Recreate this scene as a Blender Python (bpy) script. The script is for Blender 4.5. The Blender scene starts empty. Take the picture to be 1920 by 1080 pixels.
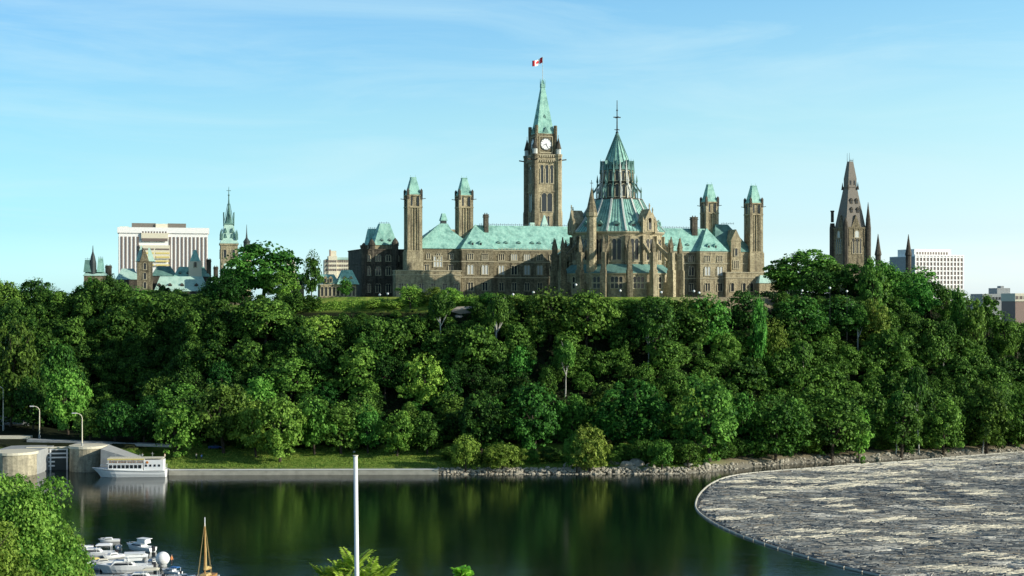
import bpy, math, random
import numpy as np
from mathutils import Vector, Matrix
R = math.radians
random.seed(7); rng = np.random.default_rng(11)
sc = bpy.context.scene
COL = sc.collection
F = 2800.0; HY = 560.0; ZC = 50.0      # focal length and horizon of the photo (1920 px wide), camera height above the river
SUN_AZ, SUN_EL = 108.0, 20.0

def at(px, py, Y):
    return Vector(((px-960)/F*Y, Y, ZC-(py-HY)/F*Y))
def wd(px, py):                          # point on the river surface
    Y = ZC*F/(py-HY); return (px-960)/F*Y, Y

# ------------------------------------------------------------------ objects
def tag(o, label=None, cat=None, group=None, kind=None):
    if label: o['label'] = label
    if cat: o['category'] = cat
    if group: o['group'] = group
    if kind: o['kind'] = kind
    return o
def empty(name, loc=(0,0,0), rz=0.0, label=None, cat=None, group=None, parent=None):
    o = bpy.data.objects.new(name, None); COL.objects.link(o)
    o.location = loc; o.rotation_euler = (0,0,rz); o.empty_display_size = 0.5
    if parent: o.parent = parent
    return tag(o, label, cat, group)
def inst(name, mesh, parent=None, loc=(0,0,0), rz=0.0, scale=None, mat=None):
    o = bpy.data.objects.new(name, mesh); COL.objects.link(o)
    o.location = loc; o.rotation_euler = (0,0,rz)
    if scale: o.scale = scale
    if parent: o.parent = parent
    if mat:
        for s in o.material_slots: s.link = 'OBJECT'; s.material = mat
    return o
def copy_tree(o, parent=None):
    c = o.copy(); COL.objects.link(c); c.parent = parent
    for ch in list(o.children): copy_tree(ch, c)
    return c

class MB:
    def __init__(s): s.v = []; s.f = []
    def add(s, vs, fs):
        b = len(s.v); s.v += [tuple(v) for v in vs]; s.f += [tuple(b+i for i in f) for f in fs]; return s
    def box(s, x0, x1, y0, y1, z0, z1):
        return s.add([(x0,y0,z0),(x1,y0,z0),(x1,y1,z0),(x0,y1,z0),(x0,y0,z1),(x1,y0,z1),(x1,y1,z1),(x0,y1,z1)],
            [(3,2,1,0),(4,5,6,7),(0,1,5,4),(1,2,6,5),(2,3,7,6),(3,0,4,7)])
    def fr(s, cx, cy, z0, z1, ax, ay, bx, by, dx=0, dy=0):       # frustum of a rectangle
        if bx < 1e-4 and by < 1e-4:
            return s.add([(cx-ax,cy-ay,z0),(cx+ax,cy-ay,z0),(cx+ax,cy+ay,z0),(cx-ax,cy+ay,z0),(cx+dx,cy+dy,z1)],
                [(3,2,1,0),(0,1,4),(1,2,4),(2,3,4),(3,0,4)])
        return s.add([(cx-ax,cy-ay,z0),(cx+ax,cy-ay,z0),(cx+ax,cy+ay,z0),(cx-ax,cy+ay,z0),
            (cx+dx-bx,cy+dy-by,z1),(cx+dx+bx,cy+dy-by,z1),(cx+dx+bx,cy+dy+by,z1),(cx+dx-bx,cy+dy+by,z1)],
            [(3,2,1,0),(4,5,6,7),(0,1,5,4),(1,2,6,5),(2,3,7,6),(3,0,4,7)])
    def hip(s, x0, x1, y0, y1, z0, z1, il, ir, top=0.0):          # hipped roof, ridge along x
        ym = (y0+y1)/2
        if top > 0:
            return s.add([(x0,y0,z0),(x1,y0,z0),(x1,y1,z0),(x0,y1,z0),(x0+il,ym-top,z1),(x1-ir,ym-top,z1),(x1-ir,ym+top,z1),(x0+il,ym+top,z1)],
                [(3,2,1,0),(4,5,6,7),(0,1,5,4),(1,2,6,5),(2,3,7,6),(3,0,4,7)])
        return s.add([(x0,y0,z0),(x1,y0,z0),(x1,y1,z0),(x0,y1,z0),(x0+il,ym,z1),(x1-ir,ym,z1)],
            [(3,2,1,0),(0,1,5,4),(1,2,5),(2,3,4,5),(3,0,4)])
    def gable_y(s, x0, x1, y0, y1, z0, z1):                       # gabled block facing y, ridge along y
        xm = (x0+x1)/2
        return s.add([(x0,y0,z0),(x1,y0,z0),(xm,y0,z1),(x0,y1,z0),(x1,y1,z0),(xm,y1,z1)],
            [(0,1,2),(5,4,3),(0,2,5,3),(1,4,5,2),(0,3,4,1)])
    def ring(s, cx, cy, prof, n=16, a0=0.0, cap=True):           # lathe
        vs = []; fs = []
        for (r, z) in prof:
            for i in range(n):
                a = a0+2*math.pi*i/n; vs.append((cx+r*math.sin(a), cy-r*math.cos(a), z))
        for k in range(len(prof)-1):
            for i in range(n):
                j = (i+1) % n; fs.append((k*n+i, k*n+j, (k+1)*n+j, (k+1)*n+i))
        if cap:
            fs.append(tuple(range(n-1,-1,-1))); fs.append(tuple((len(prof)-1)*n+i for i in range(n)))
        return s.add(vs, fs)
    def tube(s, p0, p1, r0, r1=None, n=6):
        r1 = r0 if r1 is None else r1
        p0 = Vector(p0); p1 = Vector(p1); d = (p1-p0)
        if d.length < 1e-6: return s
        d.normalize(); u = d.orthogonal().normalized(); w = d.cross(u)
        vs = [p0+(u*math.cos(2*math.pi*i/n)+w*math.sin(2*math.pi*i/n))*r0 for i in range(n)]
        vs += [p1+(u*math.cos(2*math.pi*i/n)+w*math.sin(2*math.pi*i/n))*r1 for i in range(n)]
        return s.add(vs, [(i,(i+1)%n,n+(i+1)%n,n+i) for i in range(n)]+[tuple(range(n-1,-1,-1)), tuple(range(n,2*n))])
    def path(s, pts, rs, n=6):
        for i in range(len(pts)-1):
            s.tube(pts[i], pts[i+1], rs[i] if hasattr(rs,'__len__') else rs, rs[i+1] if hasattr(rs,'__len__') else rs, n)
        return s
    def bar(s, p0, p1, w, h):                                     # rectangular bar between points, h in the vertical sense
        p0 = Vector(p0); p1 = Vector(p1); d = (p1-p0).normalized()
        u = Vector((0,0,1)).cross(d)
        if u.length < 1e-4: u = Vector((1,0,0))
        u.normalize(); w_ = d.cross(u)
        vs = []
        for p in (p0, p1):
            for (a, b) in ((-1,-1),(1,-1),(1,1),(-1,1)): vs.append(p+u*(a*w/2)+w_*(b*h/2))
        return s.add(vs, [(3,2,1,0),(4,5,6,7),(0,1,5,4),(1,2,6,5),(2,3,7,6),(3,0,4,7)])
    def ball(s, c, rx, ry=None, rz=None, nu=12, nv=8):
        ry = rx if ry is None else ry; rz = rx if rz is None else rz
        vs = [(c[0],c[1],c[2]-rz)]; fs = []
        for j in range(1, nv):
            t = math.pi*j/nv
            for i in range(nu):
                a = 2*math.pi*i/nu; vs.append((c[0]+rx*math.sin(t)*math.cos(a), c[1]+ry*math.sin(t)*math.sin(a), c[2]-rz*math.cos(t)))
        vs.append((c[0],c[1],c[2]+rz)); L = len(vs)-1
        for i in range(nu): fs.append((0, 1+(i+1)%nu, 1+i)); fs.append((L, 1+(nv-2)*nu+i, 1+(nv-2)*nu+(i+1)%nu))
        for j in range(nv-2):
            for i in range(nu):
                a = 1+j*nu; fs.append((a+i, a+(i+1)%nu, a+nu+(i+1)%nu, a+nu+i))
        return s.add(vs, fs)
    def prism(s, poly, y0, y1):                                   # polygon in xz extruded along y
        n = len(poly)
        vs = [(p[0],y0,p[1]) for p in poly]+[(p[0],y1,p[1]) for p in poly]
        return s.add(vs, [tuple(range(n)), tuple(range(2*n-1,n-1,-1))]+[(i,n+i,n+(i+1)%n,(i+1)%n) for i in range(n)])
    def slab(s, poly, z0, z1):                                    # polygon in xy extruded along z
        n = len(poly)
        vs = [(p[0],p[1],z0) for p in poly]+[(p[0],p[1],z1) for p in poly]
        return s.add(vs, [tuple(range(n-1,-1,-1)), tuple(range(n,2*n))]+[(i,(i+1)%n,n+(i+1)%n,n+i) for i in range(n)])
    def mesh(s, name, mat, smooth=False):
        m = bpy.data.meshes.new(name); m.from_pydata(s.v, [], s.f)
        if mat: m.materials.append(mat)
        if smooth: m.polygons.foreach_set('use_smooth', [True]*len(m.polygons))
        m.update(); return m
    def build(s, name, mat, parent=None, loc=(0,0,0), rz=0.0, smooth=False):
        return inst(name, s.mesh(name, mat, smooth), parent, loc, rz)

# ------------------------------------------------------------------ materials
def nt(name):
    m = bpy.data.materials.new(name); m.use_nodes = True
    n = m.node_tree; b = n.nodes['Principled BSDF']; return m, n, b
def node(n, t, **kw):
    x = n.nodes.new(t)
    for k, v in kw.items():
        if k in x.inputs: x.inputs[k].default_value = v
        else: setattr(x, k, v)
    return x
def mixc(n, fac, a, b, mode='MIX'):
    x = n.nodes.new('ShaderNodeMix'); x.data_type = 'RGBA'; x.blend_type = mode
    for sock, val in ((0, fac), (6, a), (7, b)):
        if hasattr(val, 'is_output') or hasattr(val, 'links'): n.links.new(val, x.inputs[sock])
        elif sock == 0: x.inputs[0].default_value = val
        else: x.inputs[sock].default_value = (*val, 1) if len(val) == 3 else val
    return x.outputs[2]
def ramp(n, src, stops):
    r = n.nodes.new('ShaderNodeValToRGB'); n.links.new(src, r.inputs[0])
    e = r.color_ramp.elements
    while len(e) < len(stops): e.new(0.5)
    for i, (p, c) in enumerate(stops):
        e[i].position = p; e[i].color = (c, c, c, 1) if not hasattr(c, '__len__') else (*c, 1)
    return r.outputs[0]
def coords(n, scale=(1,1,1), kind='Object'):
    t = n.nodes.new('ShaderNodeTexCoord'); m = n.nodes.new('ShaderNodeMapping'); m.inputs['Scale'].default_value = scale
    n.links.new(t.outputs[kind], m.inputs[0]); return m.outputs[0]
def noise(n, vec, scale, detail=4, rough=0.6, dist=0.0):
    x = n.nodes.new('ShaderNodeTexNoise'); x.inputs['Scale'].default_value = scale; x.inputs['Detail'].default_value = detail
    x.inputs['Roughness'].default_value = rough; x.inputs['Distortion'].default_value = dist
    n.links.new(vec, x.inputs['Vector']); return x.outputs[0]
def bump(n, b, h, dist=0.1, strength=0.5):
    x = n.nodes.new('ShaderNodeBump'); x.inputs['Distance'].default_value = dist; x.inputs['Strength'].default_value = strength
    n.links.new(h, x.inputs['Height']); n.links.new(x.outputs[0], b.inputs['Normal'])

def plain(name, col, rough=0.6, metal=0.0, var=0.25, scale=1.5):
    m, n, b = nt(name); v = coords(n)
    c = mixc(n, noise(n, v, scale, 5), tuple(x*(1-var) for x in col), tuple(min(1,x*(1+var)) for x in col))
    n.links.new(c, b.inputs['Base Color']); b.inputs['Roughness'].default_value = rough; b.inputs['Metallic'].default_value = metal
    b.inputs['Specular IOR Level'].default_value = 0.3
    return m
def stone(name, a, bcol, dark, course=0.45):
    """rubble sandstone: courses, block to block colour change, soot in vertical runs"""
    m, n, b = nt(name); v = coords(n)
    w = n.nodes.new('ShaderNodeTexCoord')
    vo = n.nodes.new('ShaderNodeTexVoronoi'); vo.inputs['Scale'].default_value = 1.0/course
    mp = coords(n, (0.55, 0.55, 1.0)); n.links.new(mp, vo.inputs['Vector'])
    c1 = mixc(n, ramp(n, vo.outputs['Color'], [(0.15, 0.0), (0.85, 1.0)]), a, bcol)
    big = ramp(n, noise(n, v, 0.22, 6, 0.7), [(0.35, 0.0), (0.65, 1.0)])
    c2 = mixc(n, 0.5, c1, tuple(x*0.7 for x in bcol)); c3 = mixc(n, big, c1, c2)
    run = ramp(n, noise(n, coords(n, (0.7, 0.7, 0.12)), 1.0, 5, 0.65), [(0.46, 0.0), (0.68, 0.85)])
    blot = ramp(n, noise(n, v, 1.3, 5, 0.8), [(0.5, 0.0), (0.66, 0.8)])
    c3 = mixc(n, blot, c3, tuple(x*0.45 for x in bcol))
    c4 = mixc(n, run, c3, dark)
    n.links.new(c4, b.inputs['Base Color']); b.inputs['Roughness'].default_value = 0.9
    b.inputs['Specular IOR Level'].default_value = 0.15
    bump(n, b, vo.outputs['Distance'], 0.12, 0.6)
    return m
def copper(name, a, bcol, dark):
    """weathered copper sheet: standing seams and running streaks"""
    m, n, b = nt(name); v = coords(n)
    st = noise(n, coords(n, (1.0, 1.0, 0.15)), 0.9, 6, 0.7)
    c = mixc(n, ramp(n, st, [(0.3, 0.0), (0.7, 1.0)]), a, bcol)
    c = mixc(n, ramp(n, noise(n, v, 0.35, 6, 0.75), [(0.44, 0.0), (0.70, 0.85)]), c, dark)
    wv = n.nodes.new('ShaderNodeTexWave'); wv.inputs['Scale'].default_value = 0.55; wv.inputs['Distortion'].default_value = 0.3
    n.links.new(coords(n, (1.0, 0.6, 0.0)), wv.inputs['Vector'])
    seam = ramp(n, wv.outputs['Fac'], [(0.0, 1.0), (0.22, 0.0)])
    sm = n.nodes.new('ShaderNodeMath'); sm.operation = 'MULTIPLY'; sm.inputs[1].default_value = 0.4; n.links.new(seam, sm.inputs[0])
    c = mixc(n, sm.outputs[0], c, dark)
    n.links.new(c, b.inputs['Base Color']); b.inputs['Roughness'].default_value = 0.7
    b.inputs['Specular IOR Level'].default_value = 0.2
    return m
def leafmat(name, dark, light, trans=0.25):
    m, n, b = nt(name)
    at_ = n.nodes.new('ShaderNodeAttribute'); at_.attribute_name = 'tint'
    oi = n.nodes.new('ShaderNodeObjectInfo')
    c = mixc(n, at_.outputs['Fac'], dark, light)
    hs = n.nodes.new('ShaderNodeHueSaturation')
    mr = n.nodes.new('ShaderNodeMapRange'); mr.inputs[3].default_value = 0.475; mr.inputs[4].default_value = 0.525
    n.links.new(oi.outputs['Random'], mr.inputs[0]); n.links.new(mr.outputs[0], hs.inputs['Hue'])
    m2 = n.nodes.new('ShaderNodeMath'); m2.operation = 'MULTIPLY'; m2.inputs[1].default_value = 7.13; n.links.new(oi.outputs['Random'], m2.inputs[0])
    m3 = n.nodes.new('ShaderNodeMath'); m3.operation = 'FRACT'; n.links.new(m2.outputs[0], m3.inputs[0])
    m4 = n.nodes.new('ShaderNodeMapRange'); m4.inputs[3].default_value = 0.65; m4.inputs[4].default_value = 1.35; n.links.new(m3.outputs[0], m4.inputs[0])
    n.links.new(m4.outputs[0], hs.inputs['Value']); n.links.new(c, hs.inputs['Color'])
    n.links.new(hs.outputs[0], b.inputs['Base Color']); b.inputs['Roughness'].default_value = 0.55
    b.inputs['Specular IOR Level'].default_value = 0.12
    tr = n.nodes.new('ShaderNodeBsdfTranslucent'); n.links.new(hs.outputs[0], tr.inputs[0])
    mx = n.nodes.new('ShaderNodeMixShader'); mx.inputs[0].default_value = trans
    n.links.new(b.outputs[0], mx.inputs[1]); n.links.new(tr.outputs[0], mx.inputs[2])
    n.links.new(mx.outputs[0], n.nodes['Material Output'].inputs[0])
    return m
M = {}
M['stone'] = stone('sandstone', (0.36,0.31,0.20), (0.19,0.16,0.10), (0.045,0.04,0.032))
M['stone_lit'] = stone('lit_sandstone', (0.58,0.50,0.32), (0.38,0.32,0.20), (0.12,0.10,0.07))  # lighter copy of the sandstone, sunlight put into its colour
M['stone_dark'] = stone('sooty_shaded_sandstone', (0.16,0.14,0.105), (0.095,0.083,0.065), (0.03,0.028,0.025))  # darker copy: sooty stone, and painted shade on the left end block
M['trim'] = plain('dressed_stone', (0.42,0.37,0.25), 0.85, var=.4)
M['slate'] = plain('brown_slate', (0.19,0.17,0.14), 0.7, var=0.4)
M['copper'] = copper('weathered_copper', (0.25,0.52,0.43), (0.46,0.74,0.61), (0.08,0.20,0.18))
M['copper_pale'] = copper('pale_copper', (0.45,0.66,0.56), (0.58,0.76,0.64), (0.26,0.46,0.40))
M['copper_dark'] = copper('dark_copper', (0.11,0.24,0.21), (0.20,0.36,0.30), (0.07,0.13,0.12))
M['iron'] = plain('wrought_iron', (0.045,0.06,0.06), 0.6)
M['iron_red'] = plain('dark_oxide_metal', (0.03,0.03,0.035), 0.6)
M['glass'] = plain('dark_window_glass', (0.025,0.03,0.035), 0.15, var=0.6)
M['glass_pale'] = plain('window_with_blind', (0.55,0.57,0.55), 0.4, var=0.2)
M['lead'] = plain('pale_lead', (0.55,0.57,0.52), 0.7)
M['white'] = plain('white_paint', (0.88,0.88,0.86), 0.45, var=0.06)
M['cream'] = plain('cream_concrete', (0.74,0.68,0.52), 0.8, var=0.1)
M['white_conc'] = plain('white_concrete', (0.90,0.88,0.84), 0.8, var=0.08)
M['gray_conc'] = plain('grey_concrete', (0.36,0.37,0.36), 0.9, var=0.3, scale=0.8)
M['conc_stain'] = plain('stained_concrete', (0.42,0.40,0.33), 0.9, var=0.45, scale=0.5)
M['brownband'] = plain('dark_glass_band', (0.19,0.15,0.13), 0.5)
M['brick'] = plain('red_brown_brick', (0.33,0.24,0.20), 0.9)
M['bark'] = plain('bark', (0.07,0.055,0.04), 0.95, var=0.5, scale=3)
M['birch'] = plain('white_bark', (0.50,0.48,0.42), 0.9, var=0.3, scale=3)
M['wood'] = plain('varnished_wood', (0.42,0.22,0.07), 0.45, var=0.3)
M['canvas'] = plain('tan_canvas', (0.52,0.38,0.16), 0.8)
M['blue'] = plain('blue_cloth', (0.05,0.17,0.42), 0.6)
M['orange'] = plain('orange_cloth', (0.6,0.22,0.06), 0.7)
M['yellow'] = plain('yellow_canvas', (0.72,0.58,0.20), 0.7, var=0.15)
M['red'] = plain('red_cloth', (0.62,0.03,0.04), 0.7, var=0.1)
M['skin'] = plain('skin', (0.5,0.3,0.2), 0.6, var=0.1)
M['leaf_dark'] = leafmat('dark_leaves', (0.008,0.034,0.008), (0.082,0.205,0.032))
M['leaf_mid'] = leafmat('green_leaves', (0.018,0.070,0.010), (0.18,0.38,0.058))
M['leaf_bright'] = leafmat('bright_leaves', (0.075,0.185,0.02), (0.30,0.50,0.08))
M['leaf_yellow'] = leafmat('yellowing_leaves', (0.11,0.16,0.018), (0.32,0.38,0.07))
M['leaf_shade'] = leafmat('shaded_leaves', (0.006,0.018,0.005), (0.022,0.055,0.012))  # near-black: shade between the trees put into the leaf colour
M['grass_blades'] = leafmat('sunlit_grass', (0.12,0.26,0.03), (0.46,0.54,0.11))  # sunlight put into the blade colours
M['leaf_near'] = leafmat('young_leaves', (0.22,0.45,0.03), (0.50,0.80,0.12), 0.35)
# ------------------------------------------------------------------ land, water, sky
SX = [-900,-400,-200,-140,-97,49,60.6,87.6,123,167,260,400,700,2000]
SY = [ 420, 420, 428, 430,424,427,435, 454,467,486,545,650,900,2600]
def shore(x): return np.interp(x, SX, SY)
def smooth(a, b, x):
    t = np.clip((x-a)/(b-a), 0, 1); return t*t*(3-2*t)
def top_h(x): return np.interp(x, [-500,-230,-170,-120,-60,100,142,160,185,235,320,500,2000],[34,37,42,46,50.6,50.6,50.6,48,43,33,24,16,8])
def land(x, y):
    x = np.asarray(x, float); y = np.asarray(y, float)
    d = y-shore(x); zt = top_h(x)
    W = np.interp(x, [-300,-120,0,90,200], [120,95,84,92,110])
    # river bank and lawn
    lawn = np.interp(d, [-30,-1.0,0.4,3,14,24,30], [-5,-1.2,0.7,1.9,3.0,4.6,5.0])
    lock = np.interp(d, [-30,9,11.5,40,60], [-5,-5,6.9,8.6,9.6])
    s = smooth(-108, -112, x)
    low = lawn*(1-s)+lock*s
    t = np.clip((d-28)/(W-28), 0, 1)
    prof = np.interp(t, [0,.12,.5,.85,1.0],[0,.07,.5,.88,1.0])
    z = low+(zt-5)*prof*(1-s)+s*(zt-9.6)*np.clip((d-60)/(W-60+25),0,1)
    far = smooth(300, 1500, y-shore(x))
    z = z*(1-far)+far*np.minimum(z, 30)
    # roughness on the wooded slope only
    wob = np.sin(x*0.11+1.3)*np.cos(y*0.09)+0.6*np.sin(x*0.23+y*0.17)
    z = z+wob*0.9*smooth(0.08,0.3,t)*(1-smooth(0.75,0.95,t))
    return z
def lz(x, y): return float(land(x, y))
def hit(px, py):                                # where the photo's ray meets the land
    Y = 425.0
    while Y < 1500:
        p = at(px, py, Y)
        if p.z <= lz(p.x, Y) and lz(p.x, Y) > 0: return p.x, Y, lz(p.x, Y)
        Y += 0.5
    return None

def grid_mesh(name, xs, ys, fn, mat):
    X, Y = np.meshgrid(xs, ys); Z = fn(X, Y)
    v = np.stack([X, Y, Z], -1).reshape(-1, 3); nx = len(xs); ny = len(ys)
    i = np.arange(nx*ny).reshape(ny, nx)
    f = np.stack([i[:-1,:-1], i[:-1,1:], i[1:,1:], i[1:,:-1]], -1).reshape(-1, 4)
    return quads(name, v, f, mat, True)
def quads(name, v, f, mat, smoothf=False, tint=None):
    m = bpy.data.meshes.new(name); nv = len(v); nf = len(f); k = f.shape[1]
    m.vertices.add(nv); m.vertices.foreach_set('co', np.ascontiguousarray(v, dtype=np.float32).ravel())
    m.loops.add(nf*k); m.loops.foreach_set('vertex_index', np.ascontiguousarray(f, dtype=np.int32).ravel())
    m.polygons.add(nf); m.polygons.foreach_set('loop_start', np.arange(0, nf*k, k, dtype=np.int32))
    m.polygons.foreach_set('loop_total', np.full(nf, k, dtype=np.int32))
    if smoothf: m.polygons.foreach_set('use_smooth', np.ones(nf, dtype=bool))
    if mat: m.materials.append(mat)
    m.update(calc_edges=True)
    if tint is not None:
        a = m.attributes.new('tint', 'FLOAT', 'FACE'); a.data.foreach_set('value', np.asarray(tint, dtype=np.float32))
    return m

# hill material: bare soil and low green, mown lawn low on the bank and on the terrace
m, n, b = nt('hill_ground')
g = n.nodes.new('ShaderNodeNewGeometry'); sep = n.nodes.new('ShaderNodeSeparateXYZ'); n.links.new(g.outputs['Position'], sep.inputs[0])
v = coords(n, (1,1,1), 'Object')
soil = mixc(n, noise(n, v, 0.15, 6), (0.010,0.016,0.006), (0.03,0.035,0.015))
gn = noise(n, v, 0.35, 8, 0.7)
lawn = mixc(n, ramp(n, gn, [(0.38,0.0),(0.62,1.0)]), (0.08,0.18,0.02), (0.32,0.38,0.07))
xr = n.nodes.new('ShaderNodeMapRange'); xr.inputs[1].default_value = 48; xr.inputs[2].default_value = 66; n.links.new(sep.outputs['X'], xr.inputs[0])
beach = mixc(n, gn, (0.16,0.13,0.08), (0.33,0.28,0.18)); lawn = mixc(n, xr.outputs[0], lawn, beach)
lowm = n.nodes.new('ShaderNodeMapRange'); lowm.inputs[1].default_value = 5.2; lowm.inputs[2].default_value = 6.2
n.links.new(sep.outputs['Z'], lowm.inputs[0])
him = n.nodes.new('ShaderNodeMapRange'); him.inputs[1].default_value = 45.0; him.inputs[2].default_value = 46.5
him.inputs[3].default_value = 0; him.inputs[4].default_value = 1
n.links.new(sep.outputs['Z'], him.inputs[0])
c = mixc(n, lowm.outputs[0], lawn, soil)
c = mixc(n, him.outputs[0], c, lawn)
rock = mixc(n, noise(n, v, 0.8, 8, 0.7), (0.10,0.09,0.07), (0.34,0.31,0.25))
rm = n.nodes.new('ShaderNodeMapRange'); rm.inputs[1].default_value = 0.8; rm.inputs[2].default_value = 1.9
n.links.new(sep.outputs['Z'], rm.inputs[0])
c = mixc(n, rm.outputs[0], rock, c)
n.links.new(c, b.inputs['Base Color']); b.inputs['Roughness'].default_value = 0.95; b.inputs['Specular IOR Level'].default_value = 0.1
bump(n, b, gn, 0.6, 0.8)
M['hill'] = m
xs = np.concatenate([np.linspace(-9000,-420,14), np.arange(-400,-232,12), np.arange(-232,300,2.8), np.arange(302,460,12), np.linspace(470,9000,16)])
ys = np.concatenate([np.arange(395,572,2.2), np.arange(575,800,9), np.linspace(810,2000,20), np.linspace(2200,14000,14)])
hill = inst('hill', grid_mesh('hill', xs, ys, land, M['hill'])); tag(hill, kind='structure')

# near bank: the wooded point the photographer stands on
def nearland(x, y):
    z = np.interp(y, [-300,0,6,18,40,80,120,180,225,240,262], [48,48,47.6,45.2,37,29,19,7.5,1.6,0.3,-5])
    side = smooth(60, 260, np.abs(x+10))
    return z-side*np.interp(y,[0,60,120],[0,4,4])
xs = np.concatenate([np.linspace(-1200,-130,14), np.arange(-120,125,5), np.linspace(130,1200,14)])
nb = inst('near_bank', grid_mesh('near_bank', xs, np.concatenate([np.linspace(-400,0,9), np.arange(4,264,5)]), nearland, M['hill'])); tag(nb, kind='structure')

# water
m, n, b = nt('river_water'); v = coords(n, (1,1,1), 'Object')
n1 = noise(n, coords(n, (0.35,1.0,1)), 1.1, 5, 0.65, 0.4); n2 = noise(n, coords(n, (0.05,0.09,1)), 1.0, 4, 0.6, 1.0)
b.inputs['Base Color'].default_value = (0.003,0.010,0.007,1); b.inputs['IOR'].default_value = 1.33
rr = ramp(n, n2, [(0.35,0.03),(0.7,0.11)]); n.links.new(rr, b.inputs['Roughness'])
bump(n, b, n1, 0.10, 0.22)
M['water'] = m
wm = MB(); wm.add([(-9000,215,0),(9000,215,0),(9000,14000,0),(-9000,14000,0)], [(0,1,2,3)])
w = wm.build('river', M['water']); tag(w, kind='structure')

# sky
wd_ = bpy.data.worlds.new('World'); sc.world = wd_; wd_.use_nodes = True; n = wd_.node_tree
bg = n.nodes['Background']; sky = n.nodes.new('ShaderNodeTexSky'); sky.sky_type = 'NISHITA'; sky.sun_disc = False
sky.sun_elevation = R(SUN_EL); sky.sun_rotation = R(SUN_AZ); sky.altitude = 80; sky.air_density = 1.0; sky.dust_density = 0.6; sky.ozone_density = 2.0
tc = n.nodes.new('ShaderNodeTexCoord'); se = n.nodes.new('ShaderNodeSeparateXYZ'); n.links.new(tc.outputs['Generated'], se.inputs[0])
zl_ = ramp(n, se.outputs['Z'], [(0.0, (0.2248, 0.3725, 0.5563)), (0.045, (0.16, 0.2677, 0.3565)), (0.089, (0.1757, 0.2652, 0.2985)), (0.12, (0.1807, 0.269, 0.2923)), (0.193, (0.1552, 0.2557, 0.3088)), (0.42, (0.0675, 0.1, 0.145)), (1.0, (0.0425, 0.0675, 0.105))]); zr_ = ramp(n, se.outputs['Z'], [(0.0, (0.4032, 0.4815, 0.713)), (0.045, (0.3137, 0.3573, 0.4532)), (0.089, (0.322, 0.3655, 0.377)), (0.12, (0.3177, 0.38, 0.3663)), (0.193, (0.2722, 0.375, 0.3817)), (0.42, (0.0675, 0.1, 0.145)), (1.0, (0.0425, 0.0675, 0.105))])
mx_ = n.nodes.new('ShaderNodeMapRange'); mx_.inputs[1].default_value = -0.32; mx_.inputs[2].default_value = 0.32; n.links.new(se.outputs['X'], mx_.inputs[0])
zz = mixc(n, mx_.outputs[0], zl_, zr_)
sc4 = n.nodes.new('ShaderNodeVectorMath'); sc4.operation = 'SCALE'; sc4.inputs['Scale'].default_value = 4.0; n.links.new(zz, sc4.inputs[0]); zz = sc4.outputs[0]
skc = mixc(n, 1.0, sky.outputs[0], zz, 'MULTIPLY')
mp = n.nodes.new('ShaderNodeMapping'); mp.inputs['Scale'].default_value = (1.6,1.6,11); mp.inputs['Rotation'].default_value = (0.05,0.10,0)
n.links.new(tc.outputs['Generated'], mp.inputs[0])
cl = noise(n, mp.outputs[0], 2.6, 8, 0.62, 0.6)
cf = ramp(n, cl, [(0.44,0.0),(0.78,0.42)])
cl2 = n.nodes.new('ShaderNodeMix'); cl2.data_type = 'RGBA'; cl2.blend_type = 'MIX'
n.links.new(cf, cl2.inputs[0]); n.links.new(skc, cl2.inputs[6]); cl2.inputs[7].default_value = (4.6,6.3,6.7,1)
n.links.new(cl2.outputs[2], bg.inputs['Color']); bg.inputs['Strength'].default_value = 0.15

sd = bpy.data.lights.new('sun', 'SUN'); sd.energy = 5.0; sd.angle = R(0.5); sd.color = (1.0,0.95,0.82)
so = bpy.data.objects.new('sun', sd); COL.objects.link(so)
sv = Vector((math.sin(R(SUN_AZ))*math.cos(R(SUN_EL)), math.cos(R(SUN_AZ))*math.cos(R(SUN_EL)), math.sin(R(SUN_EL))))
so.rotation_euler = (-sv).to_track_quat('-Z', 'Y').to_euler()

cd = bpy.data.cameras.new('camera'); cam = bpy.data.objects.new('camera', cd); COL.objects.link(cam); sc.camera = cam
cam.location = (0,0,ZC); cam.rotation_euler = (R(90),0,0); cd.sensor_width = 36; cd.lens = 36*F/1920; cd.shift_y = 20/1920; cd.clip_start = 0.5; cd.clip_end = 30000
sc.view_settings.view_transform = 'Standard'; sc.view_settings.look = 'None'; sc.view_settings.exposure = 0
sc.render.engine = 'CYCLES'; sc.cycles.use_denoising = True; sc.cycles.max_bounces = 5; sc.cycles.diffuse_bounces = 2; sc.cycles.glossy_bounces = 3; sc.cycles.transmission_bounces = 2
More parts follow.
